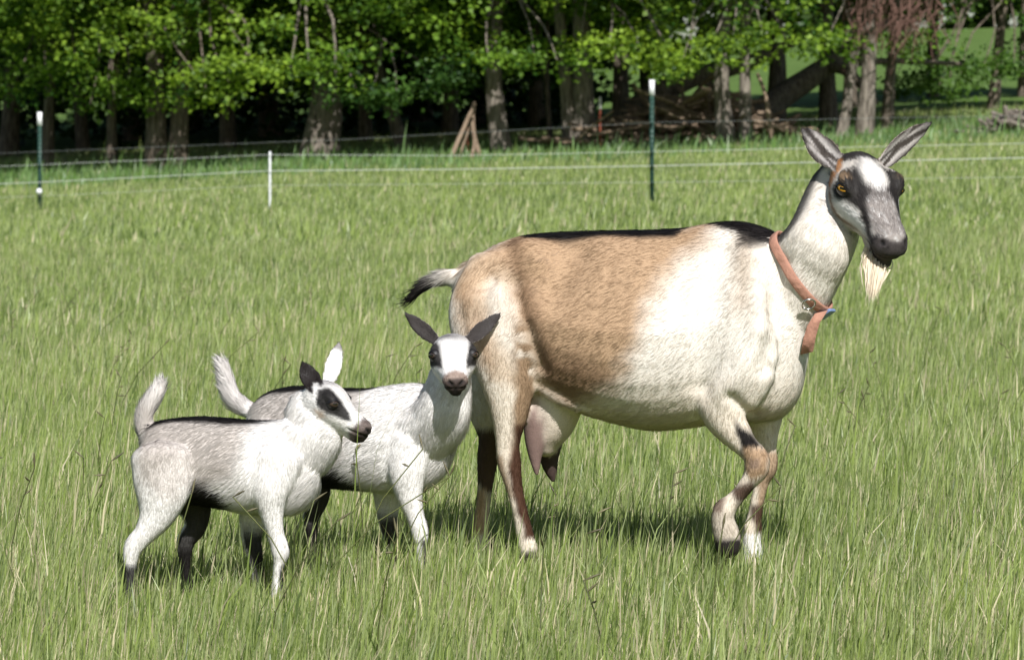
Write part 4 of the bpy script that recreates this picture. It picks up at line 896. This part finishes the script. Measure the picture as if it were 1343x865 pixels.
def dead_wood():
    g = np.random.default_rng(91)
    def W(px, row, d): return CAM + ray(px, row) * d
    def branch(pts, n=10): return tube([(*W(a, b, d), r, r) for a, b, d, r in pts], n, 4)[:2]
    B = at(985, 64.5)
    def sub(o, V): return V - o
    # leaning fallen trunk with side limbs
    r = empty('fallen_tree', B); tag(r, 'thick fallen tree trunk leaning up behind the forked grey tree', 'fallen tree')
    main = branch([(975, 172, 64.2, .27), (1000, 148, 64.5, .26), (1030, 124, 65, .24), (1060, 104, 65.2, .22), (1090, 82, 65.4, .18), (1125, 58, 65.6, .14), (1165, 30, 66, .09)])
    V, T = main; mk_obj('trunk', mk_mesh('fallen_trunk', V - B, T), M_bark, r)
    for pts in ([(1085, 86, 65.3, .13), (1108, 92, 65, .11), (1128, 110, 64.8, .09), (1148, 134, 64.6, .06)], [(1040, 118, 65, .10), (1010, 132, 65.6, .08), (985, 140, 66, .05), (925, 118, 66.5, .04)], [(1070, 96, 65.2, .08), (1120, 84, 65.4, .07), (1180, 80, 65.8, .06), (1260, 84, 66.5, .04)]):
        V, T = branch(pts); mk_obj('limb', mk_mesh('limb', V - B, T), M_bark, r)
    # broad low limb arching in from the left
    B2 = at(845, 64); r = empty('fallen_limb', B2); tag(r, 'heavy arching fallen limb resting low behind the right green post', 'fallen limb')
    V, T = branch([(815, 158, 64, .20), (850, 130, 64, .22), (885, 112, 64, .21), (920, 98, 64, .18), (965, 88, 64.2, .15), (1005, 72, 64.4, .13), (1050, 48, 64.6, .10), (1085, 22, 64.8, .06)]); mk_obj('trunk', mk_mesh('limb_trunk', V - B2, T), M_bark, r)
    V, T = branch([(915, 100, 64, .09), (940, 116, 64.2, .07), (960, 124, 64.4, .05)]); mk_obj('side_branch', mk_mesh('side_branch', V - B2, T), M_bark, r)
    # stick tripod
    sticks = [[(590, 207, 60.2, .045), (606, 170, 60.6, .042), (622, 134, 61, .035)], [(632, 208, 60.2, .05), (622, 178, 60.7, .045), (620, 150, 61, .04), (622, 132, 61.2, .03)], [(601, 204, 60.9, .03), (613, 172, 61, .025), (620, 146, 61.1, .02)], [(617, 209, 60.1, .035), (622, 185, 60.5, .03), (619, 160, 60.9, .02)]]
    cent = at(612, 60.6); r = empty('stick_tripod', cent); tag(r, 'tripod of leaning bare sticks at the edge of the wood', 'sticks')
    for q in sticks:
        q = [(a, b + 3, d, rr) for a, b, d, rr in q]; V, T = branch(q, 8); mk_obj('stick', mk_mesh('stick', V - cent, T), M_dead, r)
    # slim leaning pole by the forked tree
    b = at(1012, 60); V, T = branch([(1012, 180, 60, .04), (1008, 150, 60, .04), (1003, 122, 60.2, .035), (994, 98, 60.5, .03)], 8); o = mk_obj('leaning_pole', mk_mesh('leaning_pole', V, T), M_dead); tag(o, 'thin bare pole leaning beside the forked grey tree', 'stick')
    # rusty posts
    rust = simple('rust_red', (.24, .06, .03), .8, noise=.4, nscale=14); white = simple('cap_white', (.78, .76, .74), .5)
    for px, d, top, cap, lb in ((613, 61.6, 168, False, 'rusty red steel stake standing inside the stick tripod'), (787, 62, 131, True, 'rusty stake with a white cap beside the paired grey trunks')):
        B = at(px, d); h = CAMZ - (top - HROW) / FPX * d - B[2]; r = empty('rusty_stake', B); tag(r, lb, 'stake', 'old rusty stakes')
        V, T, _ = tube([(0, 0, -.05, .022, .03), (0, 0, h * .5, .022, .03), (0, 0, h, .022, .03)], 8, 1); mk_obj('shaft', mk_mesh('shaft', V, T), rust, r)
        if cap: V, T, _ = tube([(0, 0, h - .16, .028, .036), (0, 0, h + .03, .028, .036)], 8, 1); mk_obj('cap', mk_mesh('cap', V, T), white, r)
    # brush piles
    def pile(px, d, w, h, nst, label, mt):
        B = at(px, d); parts = []
        for i in range(nst):
            c = np.array([g.normal(0, w * .4), g.normal(0, w * .25), 0]); hh = h * math.exp(-(c[0] / (w * .6)) ** 2); c[2] = g.uniform(.0, 1) * hh
            dv = norm(np.array([g.normal(0, 1), g.normal(0, .6), g.normal(0, .22)])); L = g.uniform(.25, .6) * w; rr = g.uniform(.012, .05)
            k = np.linspace(-.5, .5, 4)[:, None]; P = c + dv * L * k + g.normal(0, .02, (4, 3)); P[:, 2] = np.maximum(P[:, 2], .03)
            parts.append(tube(np.column_stack([P, np.full(4, rr), np.full(4, rr * .8)]), 6, 2)[:2])
        V, T = join(parts); o = mk_obj('brush_pile', mk_mesh('brush_pile', V, T), mt); o.location = B; tag(o, label, 'brush pile', 'brush piles')
    pile(905, 62.6, 2.6, .95, 260, 'brown heap of dead branches under the arching fallen limb', M_dead)
    pile(1332, 59.5, .9, .38, 110, 'grey heap of old branches on the open grass', M_bark2)
    # dead hanging twigs
    B = CAM + ray(1165, 5) * 61; parts = []
    for i in range(150):
        a = CAM + ray(g.uniform(1110, 1240), g.uniform(-45, 30), ) * g.uniform(60, 62.5); L = g.uniform(.35, 1.2); dv = norm(np.array([g.normal(-.25, .45), g.normal(0, .3), -1.]))
        k = np.linspace(0, 1, 4)[:, None]; P = a + dv * L * k + g.normal(0, .04, (4, 3)); parts.append(tube(np.column_stack([P - B, np.linspace(.014, .005, 4), np.linspace(.014, .005, 4)]), 5, 2)[:2])
    for i in range(7):
        a = CAM + ray(1135 + g.normal(0, 10), -30) * 61.5; e = CAM + ray(g.uniform(1110, 1240), g.uniform(-30, 20)) * 61; parts.append(limb(a - B, e - B, .04, .015, g))
    V, T = join(parts); o = mk_obj('dead_twigs', mk_mesh('dead_twigs', V, T), M_twig); o.location = B; tag(o, 'tangle of reddish dead twigs hanging in the pale grey tree', 'twigs')
dead_wood()

# ------------------------------------------------------------------ grass
G1, G2, G3, DRY = np.array((.062, .108, .017)), np.array((.335, .425, .105)), np.array((.60, .65, .34)), np.array((.68, .60, .40))
def patchv(x, y):
    P = np.stack([x, y, x * 0], 1); return vnoise(P, 1.3, 61) * .5 + vnoise(P, 4.5, 62) * .35
def blade_set(g, n, d0, d1, hm, wd, segs, dry=.09, lean=.26, tuft=.022):
    w = lambda d: .158 * d + .55
    x_, y_ = [], []; got = 0
    while got < n:
        y = g.uniform(d0, d1, n); x = g.uniform(-w(d1), w(d1), n); k = np.abs(x) < w(y); x_.append(x[k]); y_.append(y[k]); got += k.sum()
    x = np.concatenate(x_)[:n]; y = np.concatenate(y_)[:n]
    nt = max(n // 16, 1); own = g.integers(0, nt, n); loose = g.random(n) < .35; ts = tuft * (1 + .5 * g.random(nt))
    x = np.where(loose, x, x[own] + g.normal(0, 1, n) * ts[own]); y = np.where(loose, y, y[own] + g.normal(0, 1, n) * ts[own])
    th_ = np.where(loose, 1., g.lognormal(0, .28, nt)[own]); tc_ = np.where(loose, 0., g.normal(0, .22, nt)[own])
    pv = patchv(x, y); h = hm * g.lognormal(0, .36, n) * (1 + .22 * pv) * th_; z = gz(x, y) - .004
    a = g.uniform(0, 2 * math.pi, n); f = np.stack([np.cos(a), np.sin(a)], 1); wind = np.array([.10, .02]); ln = (np.abs(g.normal(0, lean, n)))[:, None] * f + wind
    b = g.uniform(0, 2 * math.pi, n); sd = np.stack([np.cos(b), np.sin(b) * .5, b * 0], 1); wv = sd * (wd * g.uniform(.4, 1.7, n))[:, None] * .5
    p0 = np.stack([x, y, z], 1)
    def pt(t): k = np.empty((n, 3)); k[:, :2] = p0[:, :2] + ln * (h * t ** 1.8)[:, None]; k[:, 2] = z + h * (t - .22 * t ** 2.2 * np.minimum(1, np.linalg.norm(ln, axis=1))); return k
    if segs == 1: V = np.stack([p0 - wv, p0 + wv, pt(1.)], 1); tr = np.array([[0, 1, 2]])
    elif segs == 2: m = pt(.55); V = np.stack([p0 - wv, p0 + wv, m - wv * .8, m + wv * .8, pt(1.)], 1); tr = np.array([[0, 1, 3], [0, 3, 2], [2, 3, 4]])
    else: m, q = pt(.4), pt(.75); V = np.stack([p0 - wv, p0 + wv, m - wv * .95, m + wv * .95, q - wv * .6, q + wv * .6, pt(1.)], 1); tr = np.array([[0, 1, 3], [0, 3, 2], [2, 3, 5], [2, 5, 4], [4, 5, 6]])
    k = V.shape[1]; T = (np.arange(n)[:, None, None] * k + tr[None]).reshape(-1, 3)
    u = np.clip(g.normal(.45, .33, n) + .22 * pv + tc_, 0, 1)[:, None]; col = G1 * (1 - u) + G2 * u; v = (g.random(n) ** 2.2)[:, None]; col = col * (1 - .6 * v) + G3 * .6 * v
    isd = (g.random(n) < dry * (1 + .8 * pv))[:, None]; col = np.where(isd, DRY * g.uniform(.6, 1.25, (n, 1)), col)
    return V.reshape(-1, 3), T, np.repeat(col, k, 0)

def grass():
    g = np.random.default_rng(12)
    sets = [blade_set(g, 95000, 5.3, 9.6, .070, .0034, 2, dry=.15, lean=.22), blade_set(g, 120000, 5.3, 9.6, .052, .0036, 1, dry=.16, lean=.22), blade_set(g, 30000, 5.3, 9.6, .045, .0045, 1, dry=.4, lean=.8), blade_set(g, 230000, 9.6, 17, .056, .0056, 1, tuft=.03, dry=.1), blade_set(g, 210000, 17, 31, .060, .0095, 1, dry=.09, tuft=.05), blade_set(g, 200000, 31, 74, .075, .022, 1, dry=.05, tuft=.10)]
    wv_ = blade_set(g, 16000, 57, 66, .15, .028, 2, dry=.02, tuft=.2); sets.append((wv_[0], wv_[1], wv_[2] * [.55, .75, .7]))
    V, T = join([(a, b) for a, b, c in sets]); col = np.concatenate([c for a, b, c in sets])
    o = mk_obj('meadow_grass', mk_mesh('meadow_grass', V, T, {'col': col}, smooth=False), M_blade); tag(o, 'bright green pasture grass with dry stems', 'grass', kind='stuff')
    # taller seed stalks
    n = 150; y = g.uniform(6.2, 26, n); x = g.uniform(-1, 1, n) * (.158 * y + .4); z = gz(x, y); parts = []; cols = []
    ex = [(412, 7.1, .30), (396, 7.05, .26), (382, 7.1, .24), (460, 7.4, .33), (222, 7.1, .26), (516, 7.6, .25), (478, 7.7, .30), (872, 7.7, .24), (700, 7.6, .2)]
    for i in range(n + len(ex)):
        if i < n: X, Y, h = x[i], y[i], g.uniform(.16, .30)
        else: Y = ex[i - n][1]; X = (ex[i - n][0] - CX) / FPX * Y; h = ex[i - n][2]
        Z = float(gz(X, Y)); lx, ly = g.normal(.03, .07), g.normal(0, .05); t = np.linspace(0, 1, 4); P = np.stack([X + lx * t ** 2 * h / .25, Y + ly * t ** 2, Z + h * t], 1); r = .0013
        hd = P[-1]; q = [(*P[k], r, r) for k in range(4)]; V, T, _ = tube(q, 4, 1); parts.append((V, T)); cols.append(np.tile(g.choice([.6, 1.]) * np.array((.20, .22, .08)), (len(V), 1)))
        for m in range(g.integers(1, 4)):   # seed head spikelets
            s = P[-1] - (P[-1] - P[2]) * m * .35; dv = norm(np.array([g.normal(0, .8), g.normal(0, .4), .6 if m == 0 else g.uniform(-.1, .5)])); L = g.uniform(.012, .03) if m else .035
            V, T, _ = tube([(*s, .0008, .0008), (*(s + dv * L * .5), .0026, .0026), (*(s + dv * L), .0006, .0006)], 4, 1); parts.append((V, T)); cols.append(np.tile(np.array((.26, .23, .13)) * g.uniform(.5, 1.2), (len(V), 1)))
    V, T = join(parts); o = mk_obj('seed_stalks', mk_mesh('seed_stalks', V, T, {'col': np.concatenate(cols)}), M_blade); tag(o, 'thin taller grass stalks with small seed heads', 'grass', kind='stuff')
    B = CAM + ray(1093, 197) * 7.9
grass()
